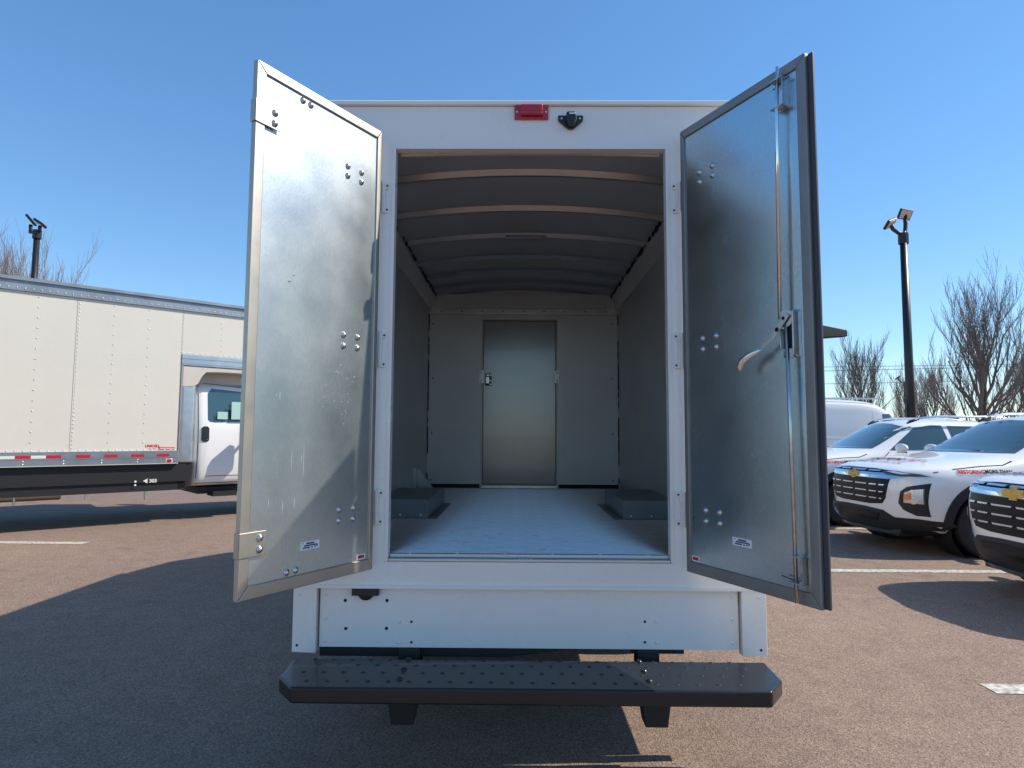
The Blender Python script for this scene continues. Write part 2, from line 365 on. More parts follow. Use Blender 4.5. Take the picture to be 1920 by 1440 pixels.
for sx in (-1, 1):
    for k in range(46):
        y = random.uniform(1.2, L-.1); w = random.uniform(.01, .03)
        if 1.0 < y % .61 < 2: continue
        se.box(sx*(.955-random.uniform(0, .02)), sx*.94, y, y+random.uniform(.02, .07), 2.992-w, 2.999)
    for k in range(26):
        z = random.uniform(.95, 2.85); se.box(sx*1.0395, sx*1.028, L-.02, L-.004, z, z+random.uniform(.04, .12))
tag(se.build('sealant_beads', SEALANT, truck), kind='stuff')
hd = MB(); hd.prism([(-.66+1.32*i/12, 2.918-.0-.012*(abs(i-6)/6)**2) for i in range(13)]+[(.66, 2.95), (-.66, 2.95)], 'y', .0605, .075)
hd.build('header_trim', BEIGE, truck)
# back wall
bw = MB(); y0, y1 = L-.02, L+.03
bw.box(-1.04, -.455, y0, y1, .90, 2.80); bw.box(.375, 1.04, y0, y1, .90, 2.80); bw.box(-.455, .375, y0, y1, 2.745, 2.80)
bw.box(-1.04, 1.04, y0-.004, y1, 2.802, 3.03)
bw.build('bulkhead_wall', LINER, truck)
MB().box(-1.02, 1.02, y0-.022, y0-.005, 2.80, 2.87).build('bulkhead_header', ALU2, truck, bevel=.003)
hr = MB()
for i in range(9): hr.dome((-.9+i*.225, y0-.023, 2.835), (0, -1, 0), .008, .003)
for z in (1.0, 1.5, 2.1, 2.7): hr.dome((.97, y0-.001, z), (0, -1, 0), .008, .004); hr.dome((-.99, y0-.001, z), (0, -1, 0), .008, .004)
tag(hr.build('bulkhead_rivets', INKG, truck, smooth=True), kind='stuff')
for x0, x1 in ((-1.03, -.465), (.385, 1.03)):
    MB().box(x0, x1, y0-.006, y0-.0005, .914, .955).build('kick_strip', SEALANT, truck)
MB().box(-.457, -.442, y0-.012, y0+.02, .914, 2.735).build('door_jamb', ALU, truck); MB().box(.362, .377, y0-.012, y0+.02, .914, 2.735).build('door_jamb', ALU, truck)
MB().box(-.457, .377, y0-.012, y0+.02, 2.737, 2.750).build('door_jamb', ALU, truck)
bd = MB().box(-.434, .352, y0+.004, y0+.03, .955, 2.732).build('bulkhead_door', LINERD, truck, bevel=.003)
MB().box(-.442, .362, y0-.02, y0+.004, .914, .942).build('sill_plate', ZINC, bd)
for x0 in (-.478, .335):
    sp = MB().box(x0, x0+.055, y0-.024, y0-.0125, 2.045, 2.185).build('strike_plate', STRIKE, bd, bevel=.002)
    q = MB(); [q.disc((x0+(.018 if x0 < 0 else .036), y0-.0245, z), (0, -1, 0), .006, .001) for z in (2.07, 2.16)]; tag(q.build('screws', HOLE, sp), kind='stuff')
la = MB().box(-.412, -.345, y0-.03, y0+.003, 2.02, 2.15).build('latch', BLACK, bd, bevel=.003)
q = MB(); q.box(-.405, -.368, y0-.045, y0-.031, 2.04, 2.11); [q.disc((-.355, y0-.0315, z), (0, -1, 0), .011, .004) for z in (2.03, 2.07, 2.13)]; q.box(-.40, -.37, y0-.038, y0-.031, 2.12, 2.14)
q.build('latch_case', ZINC, la, bevel=.002)
# floor planks (transverse extrusions with ribs)
pk = MB(); pw = .195
prof = []; 
for k in range(4):
    a = k*pw/4
    prof += [(a+.004, FZ-.006), (a+.008, FZ), (a+pw/4-.006, FZ), (a+pw/4-.004, FZ-.006)]
pk.add([(-1.038, y, z) for y, z in prof]+[(1.038, y, z) for y, z in prof]+[(-1.038, prof[0][0], FZ-.013), (-1.038, prof[-1][0], FZ-.013), (1.038, prof[0][0], FZ-.013), (1.038, prof[-1][0], FZ-.013)],
       [(i, i+1, len(prof)+i+1, len(prof)+i) for i in range(len(prof)-1)]+[(32, 34, 16, 0), (33, 15, 31, 35)])
pme = pk.mesh('floor_plank'); pme.materials.append(FLOORM); pme.materials.append(mat('floor_groove', (.10, .11, .12), .7))
for p in pme.polygons:
    if p.center.z < FZ-.0055: p.material_index = 1
y = .055; 
while y+pw < L-.02:
    inst('floor_plank', pme, truck, (0, y, 0)); y += pw
th = MB(); th.box(-.672, .672, -.002, .052, .8835, .896); th.box(-.672, .672, .03, .054, .897, .914)
th = th.build('threshold_plate', GALV, truck, bevel=.002)
q = MB()
for i in range(6): q.dome((-.575+.23*i, .042, .9142), (0, 0, 1), .007, .003)
for x in (-.045, -.03, -.01, .01): q.dome((x, .012, .8962), (0, 0, 1), .006, .003)
tag(q.build('rivets', WHITEP, th, smooth=True), kind='stuff')
sc = MB(); random.seed(11)
for k in range(16):
    x = random.choice([random.uniform(-.5, .5), random.gauss(0.1, .15), random.gauss(-.35, .1)]); y = random.uniform(.12, .9)
    y = .055+pw/4*round((y-.055)/(pw/4))+.022; ln = random.uniform(.01, .05)
    sc.box(x, x+ln, y-.001, y+.002, FZ+.0002, FZ+.0006)
tag(sc.build('floor_scuffs', INKG, truck), kind='stuff')
# wheel boxes
for sx in (-1, 1):
    b = MB(); xi = .667; y0_, y1_ = 1.33, 2.26
    b.box(sx*xi, sx*1.037, y0_, y1_, FZ+.001, 1.043); b = b.build('wheel_box', WBOX, truck, bevel=.006)
    f = MB(); f.box(sx*(xi-.06), sx*(xi-.001), y0_-.005, y1_+.02, FZ+.001, FZ+.004)
    f.build('flange', WBOX, b)
    q = MB()
    for t in (.72, .86, .98): q.dome((sx*t, y0_-.001, .937), (0, -1, 0), .007, .003)
    for t in (.63, .64): q.dome((sx*t, y0_+.03+(.64-t)*80, FZ+.004), (0, 0, 1), .006, .003)
    tag(q.build('rivets', WHITEP, b, smooth=True), kind='stuff')
gs = MB().prism([(-1.035, FZ+.002), (-1.0, FZ+.002), (-1.0, 1.17), (-1.035, 1.17)], 'y', 2.9, 2.905)
gs.prism([(-.985, FZ+.002), (-.78, FZ+.002), (-.985, 1.17)], 'y', 2.9, 2.906)
gs.build('corner_gusset', GALVD, truck)

# ---- rear doors
bolt = MB().lathe([(.0145, 0), (.0145, .002), (.0115, .003), (.0105, .006), (.0065, .0095), (.0003, .0105)], (0, 0, 0), (0, -1, 0), 12).mesh('bolt')
bolt.materials.append(ZINC)
for p in bolt.polygons: p.use_smooth = True
def rear_door(side):
    """local x along width from hinge, z up, inner face at y=0 facing -y for the right door / +y side mirrored for the left"""
    s = -1 if side == 'L' else 1
    d = Vector((-.3654, -.6185)) if side == 'L' else Vector((.317, -.6603))
    Wd = d.length; d = d/Wd
    # inner-face normal points to camera side
    ang = atan2(d.y, d.x)
    # local frame: X = d ; Y such that inner face normal = -Y (right) or +Y (left)
    fn = 1 if side == 'L' else -1   # sign of inner normal along local Y
    z0, z1 = .857, 2.979
    core = MB(); t = .018
    def Y(a): return a*fn       # a>0 towards inner side
    def bx(mb, u0, u1, a0, a1, zz0, zz1): return mb.box(u0, u1, Y(a0), Y(a1), zz0, zz1)
    bx(core, .004, Wd-.004, -t, -.0035, z0+.004, z1-.004)
    o = core.build('rear_door', WHITE, truck, bevel=.003)
    o.location = (s*.741, -.05, 0); o.rotation_euler = (0, 0, ang)
    bx(MB(), .025, Wd-.045, -.003, .0, z0+.05, z1-.045).build('inner_panel', GALV if side == 'L' else GALVR, o)
    fm = ALU if side == 'L' else ALU3  # same extrusion: sunlit tone for left rails, shaded tone for right, in the colour
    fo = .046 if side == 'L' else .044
    # mitred frame rails
    def rail(poly):
        m_ = MB(); n_ = len(poly)
        vs = [(u, Y(-t-.001), z) for u, z in poly]+[(u, Y(.008), z) for u, z in poly]
        m_.add(vs, [tuple(range(n_)), tuple(range(n_, 2*n_))]+[(i, (i+1) % n_, n_+(i+1) % n_, n_+i) for i in range(n_)])
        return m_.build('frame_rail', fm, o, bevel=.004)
    uo, ui = Wd, Wd-fo; hi = .027; zb, zt = z0+.052, z1-.042; e = .0006
    rail([(uo, z0+e), (uo, z1-e), (ui, zt-e), (ui, zb+e)]); rail([(0, z0+e), (hi, zb+e), (hi, zt-e), (0, z1-e)])
    rail([(0+e, z1), (hi+e, zt), (ui-e, zt), (uo-e, z1)]); rail([(0+e, z0), (uo-e, z0), (ui-e, zb), (hi+e, zb)])
    B = [(u, z) for z in (2.727, 2.681, 1.937, 1.887, 1.152, 1.104) for u in (.213, .126)]
    if side == 'L': B += [(.483, 2.917), (.44, 2.916), (.49, .928), (.445, .930)]
    for u, z in B:
        b = inst('bolt', bolt, o, (u, Y(.0005), z), (0, 0, 0 if fn < 0 else pi))
    # stickers
    a, b_ = ((.321, .424) if side == 'L' else (.290, .398)); c0 = 1.004 if side == 'L' else 1.025
    st = bx(MB(), a, b_, .0004, .0012, c0, c0+.034).build('maker_label', WHITEP, o)
    tx = MB()
    for (f0, f1, h0, h1) in ((.30, .72, .66, .84), (.18, .85, .42, .58), (.12, .5, .16, .32), (.56, .66, .16, .3), (.72, .8, .2, .36), (.84, .9, .26, .5), (.07, .16, .78, .84)):
        if side == 'L': f0, f1 = 1-f1, 1-f0
        bx(tx, a+(b_-a)*f0, a+(b_-a)*f1, .0013, .0016, c0+.034*h0, c0+.034*h1)
    tx.build('label_print', INK, st)
    a, b_, c0 = (.045, .098, .902) if side == 'L' else (.031, .082, .903)
    a += .0; c0 = .913
    st = bx(MB(), a, b_, .0004, .0012, c0, c0+.024).build('small_label', WHITEP, o)
    bx(MB(), a+.006, b_-.006, .0013, .0016, c0+.005, c0+.019).build('label_print', INKR, st)
    # hinge straps
    for zz0, zz1 in ((2.585, 2.737), (1.813, 1.985), (1.056, 1.222)):
        h = MB(); h.tube([(-.014, Y(-.012), zz0), (-.014, Y(-.012), zz1)], .009, 10)
        bx(h, -.012, .10, -t-.006, -t-.0015, zz0+.02, zz1-.02)
        h.build('hinge_strap', ZINC, o, smooth=False)
        hl = MB(); x0 = s*.700; x0 = s*.707; hl.box(x0, s*.728, -.009, -.0005, zz0, zz0+.03); hl.box(x0, s*.728, -.009, -.0005, zz1-.03, zz1); hl.box(s*.722, s*.735, -.02, -.0005, zz0, zz1)
        hp = hl.build('hinge_plate', WHITE, truck, bevel=.002)
        q = MB(); [q.disc((s*.712, -.0095, z), (0, -1, 0), .005, .002) for z in (zz0+.015, zz1-.015)]; tag(q.build('screws', INKG, hp), kind='stuff')
    if side == 'L':
        for zz0, zz1 in ((2.722, 2.815), (1.018, 1.112)):
            m_ = MB(); bx(m_, .603, Wd+.004, .009, .013, zz0, zz1); bx(m_, Wd+.0015, Wd+.006, -t, .009, zz0, zz1)
            bk = m_.build('keeper_bracket', ALU, o, bevel=.002)
            for z in ((zz0+zz1)/2-.022, (zz0+zz1)/2+.022): inst('bolt', bolt, bk, (.632, Y(.0135), z), (0, 0, 0 if fn < 0 else pi))
        scr = MB(); random.seed(5)
        for u, z, w, h_ in ((.33, 2.27, .004, .02), (.30, 2.275, .004, .02), (.48, 1.33, .003, .10), (.52, 2.12, .02, .004), (.50, 2.15, .015, .003), (.55, 1.62, .004, .04), (.57, 1.64, .006, .006), (.42, 1.30, .003, .15), (.46, 1.18, .003, .05), (.52, 1.16, .003, .06), (.43, 1.36, .003, .05), (.59, 1.2, .003, .03), (.36, 2.23, .006, .005), (.34, 2.1, .005, .004)):
            ox = random.uniform(-.05, .05)*h_; scr.tube([(u, Y(.0004), z), (u+ox, Y(.0005), z+h_*.4), (u+ox*.3, Y(.0005), z+h_*.75), (u+ox*1.4, Y(.0004), z+h_)], [.0003, w*.4, w*.28, .0003], 4)
        for k in range(26):
            u = random.gauss(.2, .05); z = random.choice([random.gauss(1.62, .05), random.gauss(1.72, .04), random.uniform(.95, 1.3)]); scr.box(u, u+.003, Y(.0003), Y(.0008), z, z+.003)
        tag(scr.build('scratches', SCR, o), kind='stuff')
    else:
        bx(MB(), .645, .6865, .0005, .0025,   .93, 2.915).build('lock_stile', GALVR, o, bevel=.001)
        bx(MB(), Wd+.001, Wd+.024, -t+.0, -.006, z0+.004, z1-.006).build('edge_seal', SEAL, o, bevel=.003)
        # lock rods
        a = .035
        MB().tube([(.622, Y(a-.005), 2.972), (.617, Y(a), 2.80), (.604, Y(a), 1.945)], .0075, 10).build('lock_rod', CHROME, o, smooth=True)
        MB().tube([(.634, Y(a), 1.925), (.640, Y(a), 1.5), (.646, Y(a), .868)], .0075, 10).build('lock_rod', ZINC, o, smooth=True)
        for zz0, zz1, u0 in ((2.795, 2.925, .608), (.932, 1.045, .636)):
            gd = MB(); bx(gd, u0-.01, u0+.035, .030, .033, zz0, zz0+.006) ; bx(gd, u0+.004, u0+.044, .003, .006, zz0, zz1)
            bx(gd, u0-.018, u0+.044, .006, .045, zz0+.006, zz0+.0095); bx(gd, u0-.018, u0+.044, .006, .045, zz1-.0095, zz1-.006); bx(gd, u0+.0405, u0+.044, .006, .04, zz0+.01, zz1-.01)
            gd = gd.build('rod_guide', ZINC, o)
            for z in (zz0+.03, zz1-.03): inst('bolt', bolt, gd, (u0+.022, Y(.0065), z), (0, 0, 0 if fn < 0 else pi))
            q = MB(); u1 = u0+(-.02 if zz0 > 2 else -.07); q.tube([(u1, Y(.02), zz0+.1 if zz0 > 2 else zz0+.02), (u0+.06 if zz0 > 2 else u0+.01, Y(.02), (zz0+.118 if zz0 > 2 else zz0+.01))], .0022, 6); q.build('cotter_wire', CHASSIS, gd)
        lp = MB(); bx(lp, .592, .676, .003, .006, 1.795, 1.975); bx(lp, .596, .602, .006, .03, 1.83, 1.91); bx(lp, .668, .674, .006, .045, 1.80, 1.97)
        lp = lp.build('lock_plate', ZINC, o, bevel=.001)
        bx(MB(), .606, .662, .0062, .012, 1.83, 1.925).build('lock_case', GALV, lp, bevel=.002)
        q = MB(); bx(q, .632, .664, .0125, .03, 1.83, 1.935); q.build('lock_slot', HOLE, lp)
        for u, z in ((.607, 1.808), (.652, 1.808), (.632, 1.965), (.66, 1.965)): inst('bolt', bolt, lp, (u, Y(.0065), z), (0, 0, 0 if fn < 0 else pi))
        # rotary cam and handle
        q = MB(); q.lathe([(.001, .0), (.036, .0), (.036, .012), (.001, .012)], (.634, Y(.028), 1.945), (0, fn, 0), 16)
        q.build('cam_disc', ZINC, lp, bevel=.001)
        q = MB()
        P = [Vector((.66, 0, 1.952)), Vector((.64, 0, 1.965)), Vector((.565, 0, 1.885)), Vector((.50, 0, 1.838)), Vector((.495, 0, 1.815)), Vector((.575, 0, 1.862))]
        n_ = len(P); q.add([(p.x, Y(.044), p.z) for p in P]+[(p.x, Y(.049), p.z) for p in P], [tuple(range(n_)), tuple(range(n_, 2*n_))]+[(i, (i+1) % n_, n_+(i+1) % n_, n_+i) for i in range(n_)])
        hp = q.build('inside_handle', ZINC, o, bevel=.001)
        q = MB(); q.lathe([(.009, 0), (.009, .001), (.0002, .001)], (.60, Y(.0495), 1.905), (0, fn, 0), 12); q.lathe([(.007, 0), (.007, .001), (.0002, .001)], (.632, Y(.0495), 1.945), (0, fn, 0), 12); tag(q.build('pivot_holes', HOLE, hp), kind='stuff')
        q = MB().tube([(.515, Y(.05), 1.835), (.49, Y(.055), 1.825), (.46, Y(.062), 1.812), (.432, Y(.066), 1.795), (.417, Y(.066), 1.772), (.414, Y(.064), 1.755)], [.008, .012, .014, .014, .013, .009], 12)
        q.build('handle_grip', CHROME, hp, smooth=True)
        # outside grab handle, reaches out beyond the outer face
        q = MB(); vs = []
        def sect(a, u0, u1, zb_, zt_): return [(u0, Y(a), zb_), (u1, Y(a), zb_), (u1, Y(a), zt_), (u0, Y(a), zt_)]
        vs = sect(-t-.001, .60, .70, 1.862, 1.925)+sect(-t-.055, .62, .70, 1.868, 1.920)+sect(-.24, .660, .690, 1.886, 1.912)
        q.add(vs, [(0, 1, 2, 3), (8, 9, 10, 11)]+[(4*j+i, 4*j+(i+1) % 4, 4*j+4+(i+1) % 4, 4*j+4+i) for j in range(2) for i in range(4)])
        q.build('outside_handle', HOLE, o, bevel=.004)
    return o
rear_door('L'); rear_door('R')

# ---- step bumper
bz, bt = .385, .452
bp = [(-1.085, -.06), (-1.075, -.285), (-.985, -.40), (.985, -.40), (1.075, -.275), (1.085, -.06)]
b = MB().prism(bp, 'z', bz, bt).build('step_bumper', BLACKP, truck, bevel=.010, seg=3)
ins = [(-1.03, -.012), (-1.03, -.265), (-.965, -.375), (.965, -.375), (1.03, -.258), (1.03, -.012)]
dm = MB()
rows = [-.075, -.14, -.23, -.33]
for j, y in enumerate(rows):
    for k in range(24):
        x = -.985+k*.0865+(.043 if j % 2 else 0)
        if abs(x) > .99-(.03 if j == 3 else 0): continue
        dm.lathe([(.012, 0), (.009, .002), (.007, .002), (.005, .0003), (.0003, .0003)], (x, y, bt), (0, 0, 1), 8)
tag(dm.build('tread_dimples', BLACK, b, smooth=True), kind='stuff')
q = MB()
for x0 in (-.555, .505):
    for y in (-.07, -.19, -.30): q.dome((x0, y, bt), (0, 0, 1), .016, .010, 12)
tag(q.build('bumper_bolts', BLACKP, b, smooth=True), kind='stuff')
for x in (-.565, .565):
    br = MB(); br.prism([(x-.075, .384), (x+.075, .384), (x+.05, .20), (x-.05, .20)], 'y', -.16, -.06)
    br.box(x-.05, x+.05, .0, .10, .40, .475); br.box(x-.05, x+.05, .02, .12, .30, .452)
    br.build('bumper_bracket', CHASSIS, truck, bevel=.004)
# chassis
ch = MB()
for x in (-.42, .42): ch.box(x-.04, x+.04, .06, L+2.3, .50, .70)
for y in (.5, 1.6, 2.7, 3.6): ch.box(-1.0, 1.0, y, y+.08, .702, .79)
ch.box(-1.0, -.1, .04, .10, .43, .48); ch.prism([(-.1, .43), (.18, .468), (.18, .48), (-.1, .48)], 'y', .04, .10); ch.box(.49, .74, .04, .14, .452, .476)
ch.build('chassis', CHASSIS, truck)
ax = MB(); ax.tube([(-.85, 1.8, .37), (.85, 1.8, .37)], .05, 10); ax.lathe([(.02, -.14), (.13, -.10), (.17, 0), (.13, .1), (.02, .14)], (0, 1.8, .37), (0, 1, 0), 12)
ax.build('rear_axle', CHASSIS, truck, smooth=True)
for sx in (-1, 1): MB().box(sx*.72, sx*1.05, 2.34, 2.36, .22, .70).build('mud_flap', RUBBER, truck)

def wheel_meshes(r, w, tag_=''):
    t = MB().lathe([(r*.60, -w/2), (r*.62, -w/2), (r*.93, -w/2), (r*.985, -w*.42), (r, -w*.33), (r, w*.33), (r*.985, w*.42), (r*.93, w/2), (r*.62, w/2), (r*.60, w/2*.8)], (0, 0, 0), (0, 1, 0), 40)
    rim = MB().lathe([(r*.60, w*.42), (r*.61, w*.5), (r*.57, w*.44), (r*.54, w*.1), (r*.3, w*.16), (.02, w*.2)], (0, 0, 0), (0, 1, 0), 40)
    for k in range(10):
        a = 2*pi*k/10; c, s_ = cos(a), sin(a); c2, s2 = cos(a+.16), sin(a+.16)
        rim.add([(r*.12*c, w*.30, r*.12*s_), (r*.12*c2, w*.30, r*.12*s2), (r*.56*c2, w*.42, r*.56*s2), (r*.56*c, w*.42, r*.56*s_), (r*.12*c, w*.12, r*.12*s_), (r*.12*c2, w*.12, r*.12*s2), (r*.56*c2, w*.2, r*.56*s2), (r*.56*c, w*.2, r*.56*s_)],
                [(0, 1, 2, 3), (0, 4, 5, 1), (1, 5, 6, 2), (2, 6, 7, 3), (3, 7, 4, 0)])
    tm = t.mesh('tyre'); rm = rim.mesh('rim')
    for p in tm.polygons: p.use_smooth = True
    return tm, rm
def put_wheel(parent, tm, rm, loc, out, rimmat):
    """out: +1 outer face towards local +y"""
    if not tm.materials: tm.materials.append(RUBBER); rm.materials.append(rimmat)
    w = bpy.data.objects.new('wheel', tm); COL.objects.link(w); w.parent = parent; w.location = loc; w.rotation_euler = (0, 0, 0 if out > 0 else pi)
    r_ = bpy.data.objects.new('rim', rm); COL.objects.link(r_); r_.parent = w
    return w

# ---------------------------------------------------------------- lofted vehicle bodies
def loft(sections, mirror=True, level=3, crease_pts=(), crease_secs=()):
    """sections: list of (x, [(y,z)*k]) from bottom centre to top centre. returns evaluated smooth mesh"""
    bm = bmesh.new(); K = len(sections[0][1]); rings = []
    for x, pr in sections:
        xs = x if isinstance(x, (list, tuple)) else [x]*K
        right = [bm.verts.new((xs[i], -pr[i][0], pr[i][1])) for i in range(K-1, 0, -1)]   # top(excl) .. bottom
        left = [bm.verts.new((xs[i], pr[i][0], pr[i][1])) for i in range(K)]
        # ring: left 0..K-1 then right K-2..1
        ring = left + [right[j] for j in range(1, K-1)]
        bm.verts.remove(right[0])
        rings.append(ring)
    n = len(rings[0])
    for a, b in zip(rings[:-1], rings[1:]):
        for i in range(n): bm.faces.new((a[i], a[(i+1) % n], b[(i+1) % n], b[i]))
    for ring, flip in ((rings[0], True), (rings[-1], False)):
        # cap with quads between left i and right i
        Lr = ring[:K]; Rr = [ring[0]]+ring[K:][::-1]+[ring[K-1]]
        for i in range(K-1):
            vs = [Lr[i], Lr[i+1], Rr[i+1], Rr[i]]; vs2 = []
            for v in vs:
                if v not in vs2: vs2.append(v)
            if flip: vs2 = vs2[::-1]
            bm.faces.new(vs2)
    bmesh.ops.recalc_face_normals(bm, faces=bm.faces)
    cl = bm.edges.layers.float.new('crease_edge')
    for ri, ring in enumerate(rings):
        for (i, c) in crease_pts:
            for idx in {i, (n-i) % n}:
                if ri+1 < len(rings):
                    e = bm.edges.get((ring[idx], rings[ri+1][idx]))
                    if e: e[cl] = max(e[cl], c)
        for (s_, i0, c) in crease_secs:
            if s_ == ri:
                for i in range(n):
                    lo = min(i, n-i) if i else 0; hi = min((i+1) % n, n-(i+1)) if (i+1) < n else 0
                    if min(lo, hi) >= i0:
                        e = bm.edges.get((ring[i], ring[(i+1) % n])); e[cl] = c
    me = bpy.data.meshes.new('body'); bm.to_mesh(me); bm.free()
    o = bpy.data.objects.new('tmp', me); COL.objects.link(o)
    md = o.modifiers.new('s', 'SUBSURF'); md.levels = level; md.render_levels = level
    dg = bpy.context.evaluated_depsgraph_get(); ev = bpy.data.meshes.new_from_object(o.evaluated_get(dg))
    bpy.data.objects.remove(o)
    for p in ev.polygons: p.use_smooth = True
    return ev
def bvh_of(me): return BVHTree.FromPolygons([v.co for v in me.vertices], [tuple(p.vertices) for p in me.polygons])
AX = {'x': (Vector((-20, 0, 0)), Vector((1, 0, 0)), lambda a, b: Vector((0, a, b))),
      'y': (Vector((0, 20, 0)), Vector((0, -1, 0)), lambda a, b: Vector((a, 0, b))),
      '-y': (Vector((0, -20, 0)), Vector((0, 1, 0)), lambda a, b: Vector((a, 0, b))),
      'z': (Vector((0, 0, 20)), Vector((0, 0, -1)), lambda a, b: Vector((a, b, 0)))}
def cast(bvh, a, b, ax, off):
    o, d, f = AX[ax]; p = o+f(a, b)
    h = bvh.ray_cast(p, d)
    if h[0] is None:
        q = o*0+f(a, b)
        h = bvh.find_nearest(q+o*.02)
        return h[0]+h[1]*off
    nrm = h[1]
    if nrm.dot(d) > 0: nrm = -nrm
    return h[0]+nrm*off
def decal(bvh, polys, ax, off, name, material, parent, grid=.05, thick=.004):
    if not isinstance(polys[0][0], (list, tuple)): polys = [polys]
    bm = bmesh.new()
    for poly in polys:
        bm.faces.new([bm.verts.new((p[0], p[1], 0)) for p in poly])
    for k in (0, 1):
        cs = [v.co[k] for v in bm.verts]; a, b = min(cs), max(cs); t = (math.floor(a/grid)+1)*grid
        while t < b:
            no = Vector((1, 0, 0)) if k == 0 else Vector((0, 1, 0))
            bmesh.ops.bisect_plane(bm, geom=bm.verts[:]+bm.edges[:]+bm.faces[:], plane_co=no*t, plane_no=no); t += grid
    bmesh.ops.triangulate(bm, faces=bm.faces)
    for v in bm.verts: v.co = cast(bvh, v.co.x, v.co.y, ax, off)
    if thick:
        bmesh.ops.recalc_face_normals(bm, faces=bm.faces)
        d = AX[ax][1]
        be = [e for e in bm.edges if e.is_boundary]
        r = bmesh.ops.extrude_edge_only(bm, edges=be)
        for v in r['geom']:
            if isinstance(v, bmesh.types.BMVert): v.co += d*(thick+off)
    me = bpy.data.meshes.new(name); bm.to_mesh(me); bm.free(); me.materials.append(material)
    o = bpy.data.objects.new(name, me); COL.objects.link(o); o.parent = parent
    for p in me.polygons: p.use_smooth = len(me.polygons) > 200 and thick == 0
    return o
def strips(pts, w):
    out = []
    for (a, b), (c, d) in zip(pts[:-1], pts[1:]):
        v = Vector((c-a, d-b)); v.normalize(); n = Vector((-v.y, v.x))*w/2
        out.append([(a-n.x, b-n.y), (c-n.x, d-n.y), (c+n.x, d+n.y), (a+n.x, b+n.y)])
    return out
def mirror_y(polys): return [[(p[0], p[1]) for p in poly] for poly in polys]
def text_mesh(body, size, bold=0.0, shear=0.0):
    cu = bpy.data.curves.new('t', 'FONT'); cu.body = body; cu.size = size; cu.align_x = 'CENTER'; cu.align_y = 'CENTER'; cu.offset = bold; cu.shear = shear
    cu.resolution_u = 3
    o = bpy.data.objects.new('t', cu); COL.objects.link(o)
    dg = bpy.context.evaluated_depsgraph_get(); me = bpy.data.meshes.new_from_object(o.evaluated_get(dg)); bpy.data.objects.remove(o)
    return me
def flat_text(name, body, size, material, parent, M4, bold=0.0, shear=0.0):
    me = text_mesh(body, size, bold, shear); me.transform(M4); me.materials.append(material)
    o = bpy.data.objects.new(name, me); COL.objects.link(o); o.parent = parent; return o
def proj_text(bvh, name, body, size, material, parent, ax, fx, off=.009, bold=0.0, shear=0.0):
    me = text_mesh(body, size, bold, shear); bm = bmesh.new(); bm.from_mesh(me)
    for k in (0, 1):
        cs = [v.co[k] for v in bm.verts]; a, b = min(cs), max(cs); t = a+.04
        while t < b:
            no = Vector((1, 0, 0)) if k == 0 else Vector((0, 1, 0))
            bmesh.ops.bisect_plane(bm, geom=bm.verts[:]+bm.edges[:]+bm.faces[:], plane_co=no*t, plane_no=no); t += .04
    for v in bm.verts:
        a, b = fx(v.co.x, v.co.y); v.co = cast(bvh, a, b, ax, off)
    bm.to_mesh(me); bm.free(); me.materials.append(material)
    o = bpy.data.objects.new(name, me); COL.objects.link(o); o.parent = parent; return o

# ---------------------------------------------------------------- cutaway cab (x forward here: sections run from cab back to nose)
CABSEC = [
 (0.0, [(0,.55),(.86,.55),(.98,.62),(1.03,1.1),(1.02,1.5),(1.0,1.68),(.90,2.28),(.72,2.42),(0,2.47)]),
 (.45, [(0,.55),(.88,.55),(.99,.62),(1.04,1.1),(1.03,1.5),(1.01,1.68),(.90,2.29),(.72,2.43),(0,2.48)]),
 (1.0, [(0,.55),(.88,.55),(.99,.62),(1.04,1.1),(1.03,1.5),(1.01,1.67),(.90,2.25),(.72,2.38),(0,2.42)]),
 (1.22, [(0,.55),(.88,.55),(.99,.62),(1.04,1.1),(1.03,1.5),(1.00,1.66),(.87,2.12),(.70,2.22),(0,2.26)]),
 (1.80, [(0,.52),(.88,.52),(.99,.6),(1.04,1.1),(1.03,1.42),(.98,1.58),(.86,1.66),(.68,1.70),(0,1.72)]),
 (2.3, [(0,.5),(.86,.5),(.98,.6),(1.03,1.1),(1.02,1.35),(.96,1.45),(.82,1.52),(.6,1.55),(0,1.57)]),
 (2.62, [(0,.5),(.80,.5),(.94,.6),(.99,1.0),(.98,1.28),(.92,1.36),(.78,1.40),(.6,1.42),(0,1.43)]),
 (2.74, [(0,.52),(.70,.52),(.86,.62),(.91,.95),(.90,1.18),(.84,1.26),(.72,1.30),(.5,1.31),(0,1.32)]),
]
cab_me = loft(CABSEC, level=2, crease_pts=((5, .4), (6, .5)), crease_secs=((0, 0, .9), (3, 6, .6), (4, 6, .7)))
cab_bvh = bvh_of(cab_me); cab_me.materials.append(WHITE2)
tyT, rmT = wheel_meshes(.39, .24)
